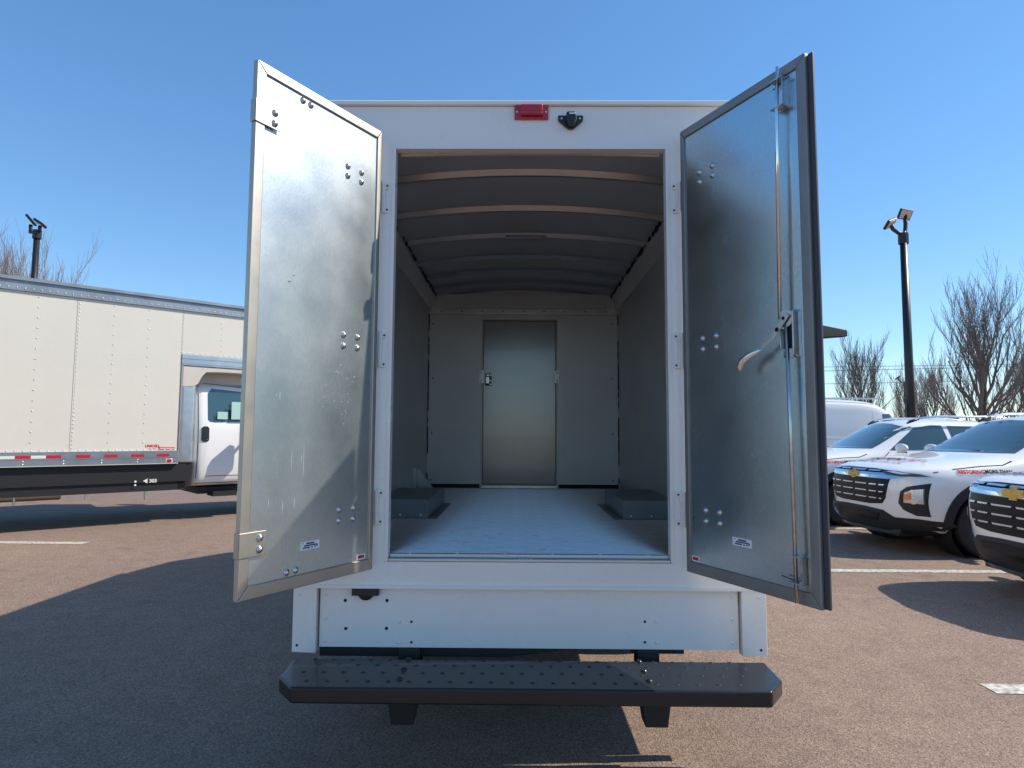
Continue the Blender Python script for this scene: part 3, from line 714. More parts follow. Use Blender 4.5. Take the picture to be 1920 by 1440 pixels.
def build_cab(parent, loc, rz, detail=True):
    c = bpy.data.objects.new('cab', cab_me); COL.objects.link(c); c.parent = parent; c.location = loc; c.rotation_euler = (0, 0, rz)
    for ax in ('y', '-y'):
        w = decal(cab_bvh, [(.20, 1.72), (.20, 2.18), (.26, 2.27), (.98, 2.22), (1.34, 1.86), (1.36, 1.72), (1.28, 1.68), (.24, 1.68)], ax, .006, 'side_window', GLASS, c)
        decal(cab_bvh, strips([(.05, .62), (.05, 2.30), (.12, 2.37), (1.0, 2.30), (1.45, 1.72), (1.42, 1.0), (1.36, .62), (.05, .62)], .012), ax, .002, 'door_gap', INKG, c, grid=.12)
        decal(cab_bvh, strips([(.0, .74), (1.36, .74)], .010), ax, .002, 'sill_gap', INKG, c, grid=.2)
        h = decal(cab_bvh, [(.10, 1.36), (.13, 1.335), (.19, 1.335), (.22, 1.36), (.22, 1.57), (.19, 1.60), (.13, 1.60), (.10, 1.57)], ax, .012, 'door_handle', BLACK, c)
        decal(cab_bvh, [(.185+.012*cos(a*pi/4), 1.375+.012*sin(a*pi/4)) for a in range(8)], ax, .016, 'key_lock', CHROME, c)
    wf = MB()  # windscreen
    decal(cab_bvh, [(1.22, -.74), (1.76, -.80), (1.76, .80), (1.22, .74)], 'z', .006, 'windscreen', GLASS, c)
    # front details
    gr = MB().box(2.70, 2.76, -.55, .55, .86, 1.14).build('grille', GRILLE, c, bevel=.01)
    for s_ in (-1, 1):
        MB().box(2.62, 2.745, s_*.60, s_*.86, .88, 1.14).build('headlight', LAMP, c, bevel=.02)
    MB().box(2.70, 2.86, -.95, .95, .48, .70).build('front_bumper', ALU2, c, bevel=.03)
    return c
def cab_mirror(c, s):
    m_ = MB(); y = s
    m_.add([(.86, y*1.24, 1.20), (.86, y*1.50, 1.24), (.86, y*1.52, 1.73), (.86, y*1.48, 1.77), (.86, y*1.26, 1.66),
            (.95, y*1.24, 1.22), (.95, y*1.50, 1.26), (.95, y*1.52, 1.70), (.95, y*1.48, 1.74), (.95, y*1.26, 1.63)],
           [(0, 1, 2, 3, 4), (5, 6, 7, 8, 9)]+[(i, (i+1) % 5, 5+(i+1) % 5, 5+i) for i in range(5)])
    o = m_.build('side_mirror', BLACK, c, bevel=.01)
    MB().tube([(1.05, y*1.0, 1.50), (.93, y*1.2, 1.50), (.91, y*1.30, 1.48)], .03, 8).build('mirror_arm', BLACK, o, smooth=True)
own_cab = build_cab(truck, (0, L+.13, 0), pi/2)
cab_mirror(own_cab, 1); cab_mirror(own_cab, -1)
for x, o_ in ((-.93, 1), (.93, -1)):
    w = put_wheel(truck, tyT, rmT, (x, 1.8, .39), 1, ALU2); w.rotation_euler = (0, 0, pi/2 if x < 0 else -pi/2)
    w = put_wheel(truck, tyT, rmT, (x*.98, L+2.0, .39), 1, ALU2); w.rotation_euler = (0, 0, pi/2 if x < 0 else -pi/2)
wa = MB()
for s_ in (-1, 1): wa.lathe([(.001, 0), (.47, 0), (.47, .015), (.001, .015)], (s_*1.035, L+2.0, .40), (s_, 0, 0), 24)
wa.build('wheel_arch', CHASSIS, truck)

# ================================================================= LEFT BOX TRUCK
uh = Vector((.7426, .6698)); ang2 = atan2(uh.y, uh.x)
# local frame: x = along heading u, y = left of heading; camera side is -y.  side plane at y=0
t2 = empty('box_truck', (-7.577, 5.942, 0), ang2)
tag(t2, 'cream panelled box truck with rivet rows and red reflector tape, parked on the left', 'truck')
ZT, ZB = 3.565, 1.20; tilt = -.022
Bd = 2.45
U0 = -4.6
bx_ = MB()
bx_.box(U0, 2.46, .012, Bd, 1.0, 3.6); bx_.box(2.46, 3.95, .012, Bd, 2.63, 3.6)
bx_.build('cargo_box', CREAM, t2)
def pan(u0, u1, z0, z1, name='side_panel', m_=CREAM, d=.0, thick=.011):
    return MB().box(u0+.003, u1-.003, d-.0, d+thick, z0, z1).build(name, m_, t2, bevel=.0015)
for a, b in ((-4.6, -2.98), (-2.98, -1.99), (-1.99, -.51), (-.51, .955), (.955, 2.46)): pan(a, b, 1.19, 3.56)
MB().box(2.463, 3.95, 0, .011, 2.82, 3.56).build('side_panel', CREAM, t2, bevel=.0015)
tr_ = MB(); tr_.box(U0, 3.98, -.03, -.001, 3.562, 3.64); tr_.prism([(-.02, 3.642), (-.02, 3.70), (-.05, 3.715), (-.05, 3.762), (.25, 3.765), (.25, 3.642)], 'x', U0, 3.98)
tr_.build('top_rail', RAILM, t2)
rl = MB().box(U0, 2.47, -.028, -.001, 1.075, 1.188).build('bottom_rail', ALU2, t2)
MB().box(U0, 2.47, -.034, -.001, .985, 1.072).build('rub_rail', ALU2, t2)
MB().box(U0, 2.47, -.045, -.001, .978, .984).build('rail_lip', WTAPE, t2)
# reflectors
u = 2.146; k = 0
while u > -3:
    MB().box(u, u+.185, -.0310, -.0285, 1.095, 1.142).build('red_reflector', REDTAPE, t2)
    MB().box(u-.185, u-.003, -.0300, -.0285, 1.097, 1.140).build('white_reflector', WTAPE if k > 3 else ALU2, t2)
    u -= .3675; k += 1
rl2 = MB().box(2.285, 2.385, -.037, -.0345, .995, 1.06).build('marker_light', WTAPE, t2); MB().box(2.30, 2.37, -.045, -.0372, 1.003, 1.052).build('lens', RED, rl2, bevel=.004)
rv = MB()
def riv(u, z, y=0.0): rv.dome((u, y-.0005, z), (0, -1, 0), .011, .006, 6)
for us in (.955, 2.475, -.51, -1.99):
    z = 1.24
    while z < 3.53: riv(us+.03 if us < 2.4 else us-.02, z); z += .062
    if us == 2.475: continue
for ur in (.475, 1.455, 1.945, -.02, -1.0, -1.5, -2.5):
    z = 1.33
    while z < 3.55: riv(ur, z); z += .155
z = 2.92
while z < 3.5: riv(3.09, z); z += .1
u = U0
while u < 2.45: riv(u, 1.21); riv(u, 3.60, -.03); u += .098
while u < 3.9: riv(u, 2.845); riv(u, 3.60, -.03); u += .098
u = U0+.1
while u < 2.4:
    for z in (1.05, 1.008): rv.dome((u, -.0345, z), (0, -1, 0), .014, .006, 6)
    u += .49
tag(rv.build('rivets', ALU2, t2, smooth=True), kind='stuff')
# front corner post of the box with rivets, cab fairings
fp = MB(); fp.box(2.463, 2.49, -.012, .06, 1.0, 2.82); fp.build('corner_post', ALU, t2)
fv = MB(); fv.prism([(2.492, .0), (2.70, .02), (2.74, .10), (2.74, .6), (2.492, .6)], 'z', .985, 2.42); fv.build('cab_back_shroud', ALU2, t2, bevel=.03, seg=3)
oc = MB(); oc.box(2.463, 3.95, -.014, .02, 2.63, 2.815); oc.build('overcab_rail', ALU2, t2, bevel=.003)
o2 = MB(); o2.box(2.463, 3.95, -.022, -.015, 2.745, 2.755); o2.box(2.463, 3.95, -.022, -.015, 2.66, 2.668); o2.build('rail_rib', ALU, t2)
bf = MB(); bf.prism([(2.492, 2.625), (3.95, 2.625), (3.95, 2.55), (3.1, 2.545), (2.86, 2.53), (2.80, 2.46), (2.74, 2.33), (2.66, 2.27), (2.492, 2.27)], 'y', .0, .35)
bf.box(2.55, 3.9, .36, 1.9, 2.36, 2.62); bf.build('cab_fairing', BEIGE, t2, bevel=.01)
un = MB(); un.box(U0, 2.62, .03, .8, .68, .975); un.box(U0, 2.62, .06, .5, .535, .679); un.box(U0, 2.6, 1.6, 2.4, .56, .97)
un.prism([(2.5, .535), (2.7, .60), (2.7, .97), (2.5, .97)], 'y', .06, .6)
un.build('black_underside', CHASSIS, t2)  # black boxes filling the band below the rub rail
MB().tube([(.12, .45, .60), (.93, .45, .60)], .16, 20).build('fuel_tank', ALU, t2, bevel=.01)
q = MB(); q.tube([(2.03, .10, .56), (2.04, .10, .40)], .02, 8); q.tube([(1.22, .1, .60), (1.22, .1, .44)], .015, 8); q.tube([(.34, .1, .60), (.34, .1, .42)], .015, 8)
q.build('bracket_leg', ZINC, t2)
X90 = Matrix.Rotation(pi/2, 4, 'X')
flat_text('side_lettering', '\u25C0 303', .075, WTAPE, t2, Matrix.Translation((2.08, .0285, .70)) @ X90, bold=.003)
q = MB(); q.disc((1.87, .029, .70), (0, -1, 0), .018, .004); q.disc((1.87, .029, .645), (0, -1, 0), .016, .004); tag(q.build('reflector_dots', WTAPE, t2), kind='stuff')
flat_text('maker_logo', 'UNICELL', .055, INKR, t2, Matrix.Translation((2.082, -.002, 1.268)) @ X90, bold=.003, shear=.2)
MB().box(2.02, 2.14, -.0025, -.0012, 1.219, 1.228).build('logo_line', INKR, t2)
lb = MB().box(2.170, 2.415, -.003, -.0005, 1.204, 1.248).build('web_label', INKR, t2)
flat_text('label_print', '\u2022 www.unicell.com', .030, WHITEP, lb, Matrix.Translation((2.295, -.0035, 1.227)) @ X90, bold=.0008)
cb2 = build_cab(t2, (2.76, 1.13, 0), 0); cab_mirror(cb2, -1); cab_mirror(cb2, 1)
for x in (-2.7, 4.75):
    for yy in (.24, 2.05):
        w = put_wheel(t2, tyT, rmT, (x, yy, .39), -1 if yy < 1 else 1, ALU2)
q = MB(); [q.lathe([(.001, 0), (.47, 0), (.47, .02), (.001, .02)], (4.75, yy, .40), (0, s_, 0), 24) for yy, s_ in ((.095, -1), (2.165, 1))]; q.build('wheel_arch', CHASSIS, t2)
q = MB(); q.box(2.9, 4.2, .35, 1.9, .42, .54); q.box(3.1, 3.5, .15, .5, .38, .46); q.build('underbody', CHASSIS, t2)
# papers behind the glass of the cab window
pp = MB(); pp.box(3.10, 3.27, .084, .0850, 1.73, 1.86); pp.box(3.33, 3.62, .074, .0750, 1.73, 2.04)
pp.build('window_paper', PAPER, t2)

# ================================================================= SUVs
S = 1.09
SEC = [
 (-.06, [(0,.40),(.30,.40),(.42,.46),(.48,.62),(.48,.76),(.44,.86),(.30,.905),(.16,.91),(0,.915)]),
 ([-.02,.02,.03,.0,-.0,.03,.03,.0,-.01], [(0,.24),(.50,.25),(.60,.36),(.64,.62),(.64,.82),(.58,.935),(.42,.960),(.22,.964),(0,.966)]),
 ([.08,.12,.13,.11,.11,.13,.12,.10,.09], [(0,.21),(.62,.22),(.76,.34),(.80,.60),(.79,.85),(.73,.975),(.52,1.008),(.28,1.012),(0,1.013)]),
 (.30, [(0,.20),(.70,.21),(.86,.33),(.895,.60),(.885,.88),(.82,1.005),(.58,1.043),(.31,1.050),(0,1.052)]),
 (.55, [(0,.20),(.80,.20),(.92,.33),(.95,.62),(.94,.90),(.86,1.025),(.62,1.076),(.33,1.084),(0,1.086)]),
 (.95, [(0,.20),(.82,.20),(.93,.33),(.955,.64),(.95,.93),(.88,1.05),(.66,1.115),(.35,1.125),(0,1.128)]),
 (1.28, [(0,.20),(.82,.20),(.93,.33),(.945,.64),(.94,.95),(.885,1.07),(.71,1.145),(.38,1.165),(0,1.172)]),
 (1.42, [(0,.20),(.82,.20),(.93,.33),(.94,.64),(.94,.95),(.885,1.085),(.715,1.20),(.40,1.25),(0,1.265)]),
 (2.02, [(0,.20),(.82,.20),(.93,.33),(.94,.64),(.94,.95),(.88,1.11),(.61,1.545),(.36,1.605),(0,1.625)]),
 (2.35, [(0,.20),(.82,.20),(.93,.33),(.94,.64),(.94,.95),(.88,1.12),(.60,1.59),(.36,1.645),(0,1.665)]),
 (3.30, [(0,.20),(.82,.20),(.93,.33),(.945,.66),(.945,.98),(.88,1.14),(.60,1.59),(.36,1.64),(0,1.66)]),
 (3.90, [(0,.21),(.82,.21),(.93,.35),(.95,.68),(.95,1.0),(.87,1.16),(.57,1.53),(.35,1.585),(0,1.60)]),
 (4.22, [(0,.24),(.80,.24),(.91,.38),(.93,.70),(.93,1.0),(.85,1.15),(.62,1.36),(.38,1.42),(0,1.44)]),
 (4.50, [(0,.30),(.74,.30),(.85,.42),(.87,.70),(.87,.95),(.80,1.08),(.62,1.13),(.38,1.15),(0,1.16)]),
 (4.58, [(0,.36),(.62,.36),(.74,.46),(.76,.70),(.76,.90),(.70,1.0),(.55,1.04),(.34,1.05),(0,1.06)]),
]
suv_me = loft(SEC, level=3, crease_pts=((4, .25), (5, .25), (6, .25)), crease_secs=((7, 6, .35), (8, 6, .3)))
suv_bvh = bvh_of(suv_me)
# open the wheel arches
WX = (.93, 3.66); WZ = .365; WR = .345
bm = bmesh.new(); bm.from_mesh(suv_me); dead = []
for f in bm.faces:
    c = f.calc_center_median()
    if abs(c.y) > .55 and c.z < .86 and any((c.x-x)**2+(c.z-WZ)**2 < .43**2 for x in WX): dead.append(f)
bmesh.ops.delete(bm, geom=dead, context='FACES'); bm.to_mesh(suv_me); bm.free()
suv_me.materials.append(WHITE2)
tyS, rmS = wheel_meshes(WR, .225)
def arc(cx, cz, r, a0, a1, n): return [(cx+r*cos(a0+(a1-a0)*i/n), cz+r*sin(a0+(a1-a0)*i/n)) for i in range(n+1)]
def suv(loc, h, label, group):
    root = empty('suv', loc, h, scale=S); tag(root, label, 'suv', group)
    body = bpy.data.objects.new('body', suv_me); COL.objects.link(body); body.parent = root
    D = lambda polys, ax, off, name, m_, par=root, grid=.05, thick=.004: decal(suv_bvh, polys, ax, off, name, m_, par, grid, thick)
    # inner arch liner
    for x in WX:
        for s_ in (-1, 1):
            MB().lathe([(.44, 0), (.44, .34), (.001, .34)], (x, s_*.90, WZ), (0, -s_, 0), 24).build('wheel_well', CHASSIS, root)
    for x in WX:
        for s_ in (-1, 1): put_wheel(root, tyS, rmS, (x, s_*.82, WR), s_, SILV)
    for ax in ('y', '-y'):
        for x in WX:
            a0 = Rd(-14)
            o_ = arc(x, WZ, .500, a0, pi-a0, 22); i_ = arc(x, WZ, .405, a0, pi-a0, 22)
            D([[o_[k], o_[k+1], i_[k+1], i_[k]] for k in range(22)], ax, .012, 'arch_cladding', CLAD, grid=.2)
        D([(1.38, .20), (3.22, .20), (3.22, .34), (1.38, .34)], ax, .012, 'sill_cladding', CLAD, grid=.1)
        D([(1.66, 1.155), (2.14, 1.50), (2.42, 1.545), (2.58, 1.54), (2.58, 1.165)], ax, .006, 'front_side_window', GLASS)
        D([(2.66, 1.165), (2.66, 1.535), (3.30, 1.525), (3.48, 1.45), (3.45, 1.19)], ax, .006, 'rear_side_window', GLASS)
        D([(3.54, 1.20), (3.56, 1.43), (3.86, 1.37), (3.92, 1.24)], ax, .006, 'quarter_window', GLASS)
        D(strips([(1.60, .36), (1.52, .55), (1.52, 1.04), (1.64, 1.13)], .010)+strips([(2.62, .36), (2.62, 1.15)], .010)+strips([(1.60, .36), (2.62, .36), (3.16, .36), (3.2, .5), (3.48, .9), (3.50, 1.17)], .010), ax, .0015, 'door_gap', INKG, grid=.2)
        D(strips([(.36, .955), (.62, 1.0), (.9, 1.03), (1.16, 1.045), (1.30, 1.09)], .009), ax, .0015, 'bonnet_gap', INKG, grid=.2)
        for hx in (2.36, 3.22): D([(hx, .99), (hx+.2, .995), (hx+.2, 1.02), (hx, 1.015)], ax, .03, 'door_handle', WHITE2, thick=.01)
        # headlamp pod
        s_ = 1 if ax == 'y' else -1
    D([(-.74+.0, 1.178), (.74, 1.178), (.60, 1.52), (.3, 1.57), (0, 1.585), (-.3, 1.57), (-.60, 1.52)], 'x', .006, 'windscreen', GLASS, grid=.06)
    # cowl strip
    # fascia parts, coordinates (y, z) seen from the front
    D([(-.60,.865),(.60,.865),(.585,.76),(.555,.64),(.50,.575),(.3,.555),(-.3,.555),(-.50,.575),(-.555,.64),(-.585,.76)], 'x', .008, 'grille', GRILLE)
    D([(-.63,.952),(-.3,.972),(.3,.972),(.63,.952),(.63,.918),(-.63,.918)], 'x', .010, 'upper_grille', GRILLE)
    D([(-.66,.925),(.66,.925),(.78,.905),(.62,.872),(-.62,.872),(-.78,.905)], 'x', .016, 'chrome_bar', CHROME)
    for z in (.795, .715, .635):
        wmax = .56 if z > .75 else (.545 if z > .7 else .52)
        for a, b in ((-wmax, -.47), (-.44, -.30), (-.26, -.02+.0), (.02, .26), (.30, .44), (.47, wmax)):
            D([(a, z+.004), (b, z+.004), (b-.01, z-.011), (a+.012, z-.009)], 'x', .020, 'grille_bar', SILV, thick=.006)
    for a, b in ((-.44, -.24), (-.20, .08), (.12, .38), (.42, .60)):
        D([(a, .951), (b, .951), (b-.01, .937), (a+.01, .937)], 'x', .020, 'grille_bar', SILV, thick=.006)
    em = [(-.115,-.018),(-.105,.022),(-.035,.022),(-.035,.042),(.04,.042),(.04,.022),(.115,.022),(.105,-.018),(.035,-.018),(.035,-.04),(-.04,-.04),(-.04,-.018)]
    e_ = D([(y, .897+z) for y, z in [(p[0]*1.12, p[1]*1.15) for p in em]], 'x', .024, 'emblem_rim', CHROME, thick=.008)
    D([(y, .897+z) for y, z in em], 'x', .030, 'emblem', GOLD, thick=.006)
    for s_ in (-1, 1):
        D([(s_*.46,.945),(s_*.60,.955),(s_*.80,.930),(s_*.86,.905),(s_*.70,.900),(s_*.52,.915)], 'x', .018, 'daytime_lamp', LAMP)
        D([(s_*.52,.938),(s_*.60,.945),(s_*.76,.925),(s_*.70,.918)], 'x', .024, 'lamp_strip', WHITEP, thick=.003)
        p = [(s_*.690,.60),(s_*.715,.73),(s_*.76,.785),(s_*.875,.835),(s_*.865,.62),(s_*.86,.46),(s_*.80,.465),(s_*.72,.53)]
        hl = D(p, 'x', .008, 'headlight', BLACK)
        D([(s_*.735,.61),(s_*.745,.72),(s_*.79,.755),(s_*.85,.77),(s_*.848,.60)], 'x', .014, 'projector', SILV, hl, thick=.004)
        D([(s_*.74,.64),(s_*.75,.71),(s_*.785,.72),(s_*.785,.65)], 'x', .020, 'turn_signal', AMBER, hl, thick=.004)
        D([(s_*.80+.018*cos(a*pi/5), .625+.03*sin(a*pi/5)) for a in range(10)], 'x', .020, 'lamp_bulb', CHROME, hl, thick=.004)
    # lower black bumper and skid plate
    D([(-.90,.40),(-.80,.43),(-.62,.43),(-.50,.50),(-.2,.515),(.2,.515),(.50,.50),(.62,.43),(.80,.43),(.90,.40),(.88,.24),(.5,.215),(-.5,.215),(-.88,.24)], 'x', .010, 'lower_bumper', CLAD)
    D([(-.46,.465),(-.15,.478),(.15,.478),(.46,.465),(.40,.36),(-.40,.36)], 'x', .014, 'lower_intake', GRILLE)
    D([(-.62,.30),(-.5,.275),(.5,.275),(.62,.30),(.58,.255),(.45,.232),(-.45,.232),(-.58,.255)], 'x', .024, 'skid_plate', ALU2)
    # mirrors
    for s_ in (-1, 1):
        mi = MB().lathe([(.002, 0), (.07, .01), (.10, .05), (.095, .11), (.06, .15), (.002, .165)], (0, 0, 0), (1, 0, 0), 14)
        mo = mi.build('side_mirror', WHITE2, root, smooth=True); mo.location = (1.66, s_*1.06, 1.19); mo.scale = (.62, 1.5, .72)
        MB().box(1.72, 1.80, s_*.90, s_*1.05, 1.115, 1.145).build('mirror_stalk', BLACK, root, bevel=.01)
        rr = MB().tube([(2.12, s_*.60, 1.60), (2.25, s_*.61, 1.655), (2.5, s_*.615, 1.685), (3.4, s_*.61, 1.68), (3.75, s_*.58, 1.64), (3.9, s_*.56, 1.585)], [.012, .018, .018, .018, .018, .012], 8)
        rr.build('roof_rail', SILV, root, smooth=True)
        MB().tube([(2.06, s_*.595, 1.575), (2.14, s_*.602, 1.615), (2.24, s_*.608, 1.645)], [.012, .024, .018], 8).build('rail_foot', BLACK, root, smooth=True)
        MB().box(4.53, 4.56, s_*.55, s_*.84, .86, .99).build('tail_light', RED, root, bevel=.01)
    D([(3.95, -.55), (4.2, -.60), (4.2, .60), (3.95, .55)], 'z', .006, 'rear_window', GLASS, grid=.08)
    MB().add([(3.72, 0, 1.605), (3.86, 0, 1.60), (3.86, 0, 1.68)], [(0, 1, 2)]).box(3.74, 3.86, -.012, .012, 1.60, 1.655).build('roof_antenna', BLACK, root)
    # writing on the bonnet and front wing
    fx = lambda sc, x0, y0: (lambda u, v: (x0+v*sc, y0-u))
    proj_text(suv_bvh, 'bonnet_lettering', 'VECTOR', .17, INKG, root, 'z', fx(1.3, .47, .20), bold=.003, shear=.25)
    proj_text(suv_bvh, 'bonnet_symbol', '(\u2022)', .17, INKR, root, 'z', fx(1.3, .47, -.30), bold=.006, shear=.25)
    proj_text(suv_bvh, 'bonnet_lettering', 'PROPERTY', .105, INKG, root, 'z', fx(1.2, .27, .40), bold=.001, shear=.2)
    proj_text(suv_bvh, 'bonnet_lettering', 'RESTORATION', .09, INKR, root, 'z', fx(1.0, .27, -.12), bold=.001, shear=.2)
    for ax, sg in (('-y', 1), ('y', -1)):
        c_ = 0.98 if sg > 0 else 1.28
        proj_text(suv_bvh, 'wing_lettering', 'RESTORING', .055, INKR, root, ax, lambda u, v, sg=sg: ((.76 if sg > 0 else 1.16)+sg*u, .965+v), bold=.002)
        proj_text(suv_bvh, 'wing_lettering', 'MORE THAN', .055, INKG, root, ax, lambda u, v, sg=sg: ((1.07 if sg > 0 else .84)+sg*u, .97+v), bold=.002)
    q = MB(); q.box(.1, 4.4, -.6, .6, .205, .3); q.build('underbody', CHASSIS, root)
    return root
SG = 'white suvs parked side by side on the right'
c2 = suv((4.68, 5.865, 0), .045, 'white suv with printed bonnet, middle one of the row, in front of the lamp post', SG)
def suvcopy(loc, h, label):
    c = copy_tree(c2); c.location = loc; c.rotation_euler = (0, 0, h); c['label'] = label; return c
suvcopy((4.455, 2.71, 0), .0, 'white suv with printed bonnet nearest the camera, cut off by the right edge')
suvcopy((4.45, 8.75, 0), -.03, 'white suv farthest back in the row, half hidden behind the open door')

# ================================================================= white van in the back row
VS = [
 (0.0, [(0,.5),(.80,.5),(.90,.62),(.93,1.0),(.92,1.4),(.90,1.7),(.84,2.30),(.70,2.46),(0,2.52)]),
 (.10, [(0,.4),(.88,.4),(.98,.55),(1.01,1.0),(1.0,1.4),(.98,1.7),(.90,2.36),(.74,2.50),(0,2.56)]),
 (2.2, [(0,.35),(.90,.35),(1.0,.5),(1.03,1.0),(1.02,1.4),(1.0,1.7),(.92,2.38),(.76,2.52),(0,2.58)]),
 (4.1, [(0,.35),(.90,.35),(1.0,.5),(1.03,1.0),(1.02,1.4),(1.0,1.7),(.91,2.36),(.75,2.49),(0,2.55)]),
 (4.45, [(0,.35),(.90,.35),(1.0,.5),(1.03,1.0),(1.02,1.4),(.98,1.66),(.86,2.20),(.70,2.32),(0,2.38)]),
 (5.15, [(0,.35),(.88,.35),(.98,.5),(1.01,1.0),(.99,1.3),(.95,1.45),(.85,1.52),(.65,1.56),(0,1.58)]),
 (5.75, [(0,.35),(.84,.35),(.94,.5),(.96,.9),(.94,1.15),(.88,1.25),(.74,1.3),(.5,1.32),(0,1.34)]),
 (5.92, [(0,.4),(.70,.4),(.82,.52),(.84,.85),(.82,1.05),(.76,1.12),(.62,1.15),(.4,1.17),(0,1.18)]),
]
van_me = loft(VS, level=2, crease_pts=((5, .3), (6, .5)), crease_secs=((1, 0, .4),)); van_me.materials.append(WHITE2); vb = bvh_of(van_me)
van = empty('cargo_van', (5.55, 15.3, 0), Rd(0)); tag(van, 'tall white panel van parked behind the row of white suvs', 'van')
vo_ = bpy.data.objects.new('body', van_me); COL.objects.link(vo_); vo_.parent = van
for ax in ('-y', 'y'):
    decal(vb, [(4.3, 1.62), (4.32, 2.1), (4.55, 2.1), (5.0, 1.66), (4.95, 1.6)], ax, .006, 'side_window', GLASS, van)
    decal(vb, strips([(2.35, 1.55), (2.30, 2.35)], .02)+strips([(2.65, 1.55), (2.6, 2.35)], .02)+strips([(4.0, .6), (4.05, 2.2)], .015), ax, .003, 'panel_crease', INKG if 0 else WHITE, van, grid=.2)
    decal(vb, strips([(.1, 1.42), (4.2, 1.42)], .05), ax, .012, 'side_moulding', WHITE, van, grid=.2)
decal(vb, [(4.5, -.72), (5.1, -.78), (5.1, .78), (4.5, .72)], 'z', .006, 'windscreen', GLASS, van)
q = MB()
for s_ in (-1, 1): q.box(.1, 4.3, s_*.84, s_*.80, 2.50, 2.545)
q.build('roof_gutter', WHITE, van)
for x in (1.1, 4.95):
    for s_ in (-1, 1): put_wheel(van, tyT, rmT, (x, s_*.93, .39), s_, ALU2)

# ================================================================= light poles
def pole(base, h, r, label, heads, arms='tube'):
    p = empty('street_lamp', base); tag(p, label, 'street lamp')
    MB().tube([(0, 0, 0), (0, 0, h)], [r, r*.72], 14).build('pole', POLEM, p, smooth=True)
    MB().tube([(0, 0, h-.28), (0, 0, h+.02)], r*1.05, 12).build('collar', POLEM, p)
    MB().box(-r*1.8, r*1.8, -r*1.8, r*1.8, 0, .05).build('base_plate', POLEM, p)
    for (dx, dy, dz, yaw, tiltx, rol) in heads:
        a = MB()
        if arms == 'tube': a.tube([(0, 0, h), (dx*.35, dy*.35, h-.12*0+.02), (dx*.8, dy*.8, h+.12), (dx, dy, h+.32), (dx, dy, h+dz)], .055, 8)
        else: a.tube([(0, 0, h-.05), (dx, dy, h-.02), (dx, dy, h+dz*.6)], .06, 8)
        a.build('arm', POLEM, p, smooth=True)
        hd_ = MB().box(-.19, .19, -.15, .15, -.04, .04).build('lamp_head', POLEM, p, bevel=.02)
        hd_.location = (dx, dy, h+dz); hd_.rotation_euler = (-tiltx, rol, yaw)
        MB().box(-.16, .16, -.125, .125, -.052, -.0405).build('lamp_lens', LENSW, hd_)
    return p
pole((11.02, 15.0, 0), 7.30, .13, 'tall black lamp post with two square heads on curved arms, behind the white suvs', [(-.42, -.1, .28, Rd(25), Rd(42), Rd(-22)), (.14, .1, .62, Rd(5), Rd(62), Rd(8))])
pole((-16.9, 18.6, 0), 8.50, .13, 'black lamp post with angled twin heads rising above the cream box truck', [(-.32, .1, .42, Rd(0), Rd(18), Rd(48)), (.16, -.1, .24, Rd(0), Rd(15), Rd(32))], 'bar')
dp = pole((29.3, 45.5, 0), 5.6, .10, 'small distant black lamp post just left of the tall lamp post', [(-.5, 0, .35, 0, Rd(20), Rd(-30))])

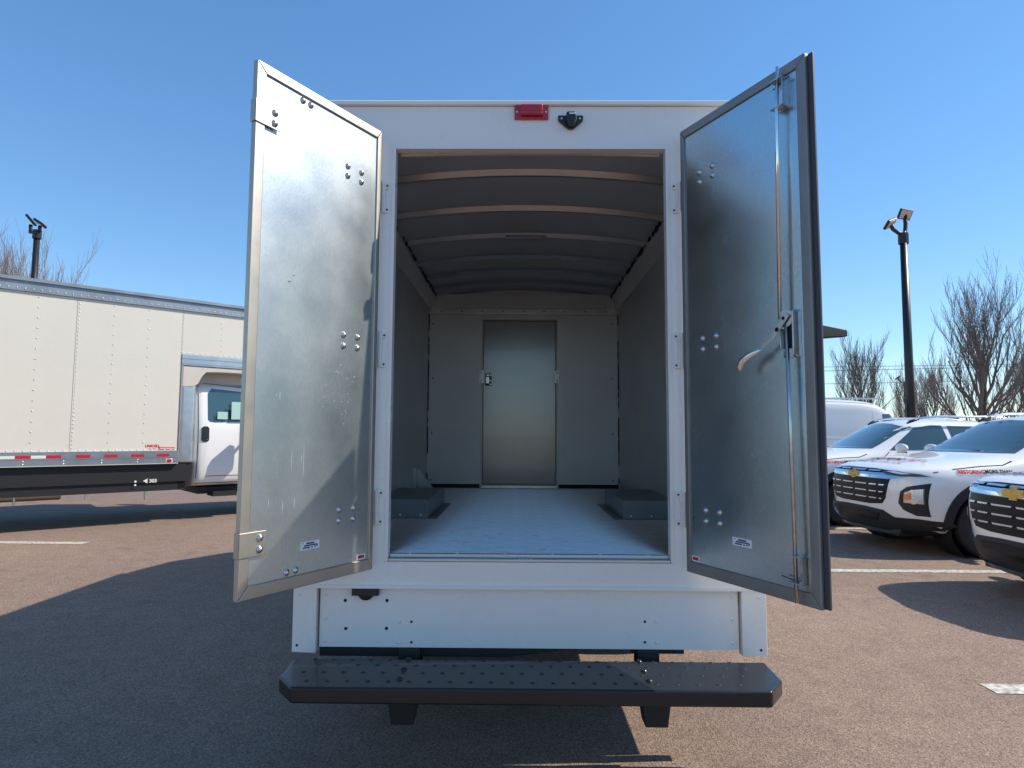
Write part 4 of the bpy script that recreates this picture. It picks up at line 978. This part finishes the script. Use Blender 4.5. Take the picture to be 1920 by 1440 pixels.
# ================================================================= trees
def tree_mesh(seed, H, spread, trunk_r, n_main=9, depth=5, twig=.009, low=.22):
    random.seed(seed); tb = MB(); cb_ = MB()
    top = H*.60
    pts = []; rad = []
    for i in range(9):
        t = i/8; pts.append(Vector((random.uniform(-.03, .03)*H*t*.5, random.uniform(-.03, .03)*H*t*.5, t*top))); rad.append(trunk_r*(1-t*.82)*(1.25 if i == 0 else 1))
    tb.tube(pts, rad, 10)
    def branch(p, d, ln, r, lv):
        n = 4; P = [p]; Rr = [r]; dd = d.copy()
        for i in range(n):
            dd = (dd+Vector((random.gauss(0, .09), random.gauss(0, .09), .07+.035*lv))).normalized()
            P.append(P[-1]+dd*ln/n); Rr.append(max(twig*.6, r*(1-.16*(i+1))))
        cb_.tube(P, Rr, 5 if r > .03 else 3, cap=False)
        if lv >= depth: return
        k = 5 if lv < depth-1 else 6
        for j in range(k):
            t = (j+1.0)/(k+.2); idx = min(n-1, int(t*n)); f = t*n-idx
            q = P[idx].lerp(P[idx+1], f)
            a = random.uniform(0, 2*pi); base = (P[idx+1]-P[idx]).normalized()
            side = base.cross(Vector((cos(a), sin(a), .2)))
            if side.length < .1: continue
            side.normalize(); nd = (base+side*random.uniform(.34, .62)+Vector((0, 0, .10))).normalized()
            nd.z = max(nd.z, .12); nd.normalize()
            branch(q, nd, ln*random.uniform(.46, .68), max(twig, Rr[idx]*.58), lv+1)
    for i in range(n_main):
        t = low+(1-low)*i/(n_main-1); a = i*2.4+random.uniform(-.3, .3)
        p = Vector((0, 0, 0)); j = min(7, int(t*8)); p = pts[j].lerp(pts[j+1], t*8-j)
        out = (1-t)*1.0+.30
        d = Vector((cos(a)*out, sin(a)*out, .75+.3*t)).normalized()
        branch(p, d, spread*(.80-.18*t)*random.uniform(.85, 1.1)+H*.10, trunk_r*(.48-.2*t), 2)
    branch(pts[-1], Vector((.05, 0, 1)), H*.3, trunk_r*.22, 2)
    tm, cm = tb.mesh('trunk'), cb_.mesh('branches')
    tm.materials.append(BARK); cm.materials.append(TWIG)
    zs = max(v.co.z for v in cm.vertices)
    return tm, cm, zs
def tree(meshes, loc, h, rz, label, group='bare trees beyond the car park'):
    tm, cm, zs = meshes
    r = empty('bare_tree', loc, rz, scale=h/zs); tag(r, label, 'tree', group)
    for n_, m_ in (('trunk', tm), ('branches', cm)):
        o = bpy.data.objects.new(n_, m_); COL.objects.link(o); o.parent = r
T1 = tree_mesh(21, 9.3, 3.9, .25, 17, 5, .0095)
T2 = tree_mesh(5, 9.0, 3.6, .22, 15, 5, .012)
tree(T1, (19.6, 24, 0), 9.4, .4, 'large bare tree with upright branches right of the tall lamp post')
tree(T2, (28.35, 50, 0), 10.6, 1.0, 'small rounded bare tree above the white panel van')
tree(T2, (27.8, 40, 0), 7.0, 2.2, 'low bare tree between the tall lamp post and the large tree')
tree(T1, (37.5, 44, 0), 8.8, 3.0, 'bare tree at the right edge, behind the large tree')
tree(T2, (33.5, 52, 0), 7.8, 4.0, 'faint low bare tree behind the left side of the large tree')
T3 = tree_mesh(33, 13.0, 9.0, .34, 34, 5, .015)
tree(T3, (-31.8, 36, 0), 15.2, .2, 'broad bare tree rising above the roof of the cream box truck')

# overhead wires
wr = MB()
for z0, z1 in ((8.3, 8.45), (7.9, 8.3), (6.62, 6.9)):
    wr.tube([(-20, 60, z0+1.2), (5, 60, z0+.2), (29.9, 60, z0), (55, 60, z1+.3), (80, 60, z1+1.2)], .022, 4)
for x in (-20, 80): wr.tube([(x, 60, 0), (x, 60, 10)], .15, 8)
tag(wr.build('overhead_wires', POLEM), 'thin dark overhead wires crossing the sky behind the small trees', 'wires')
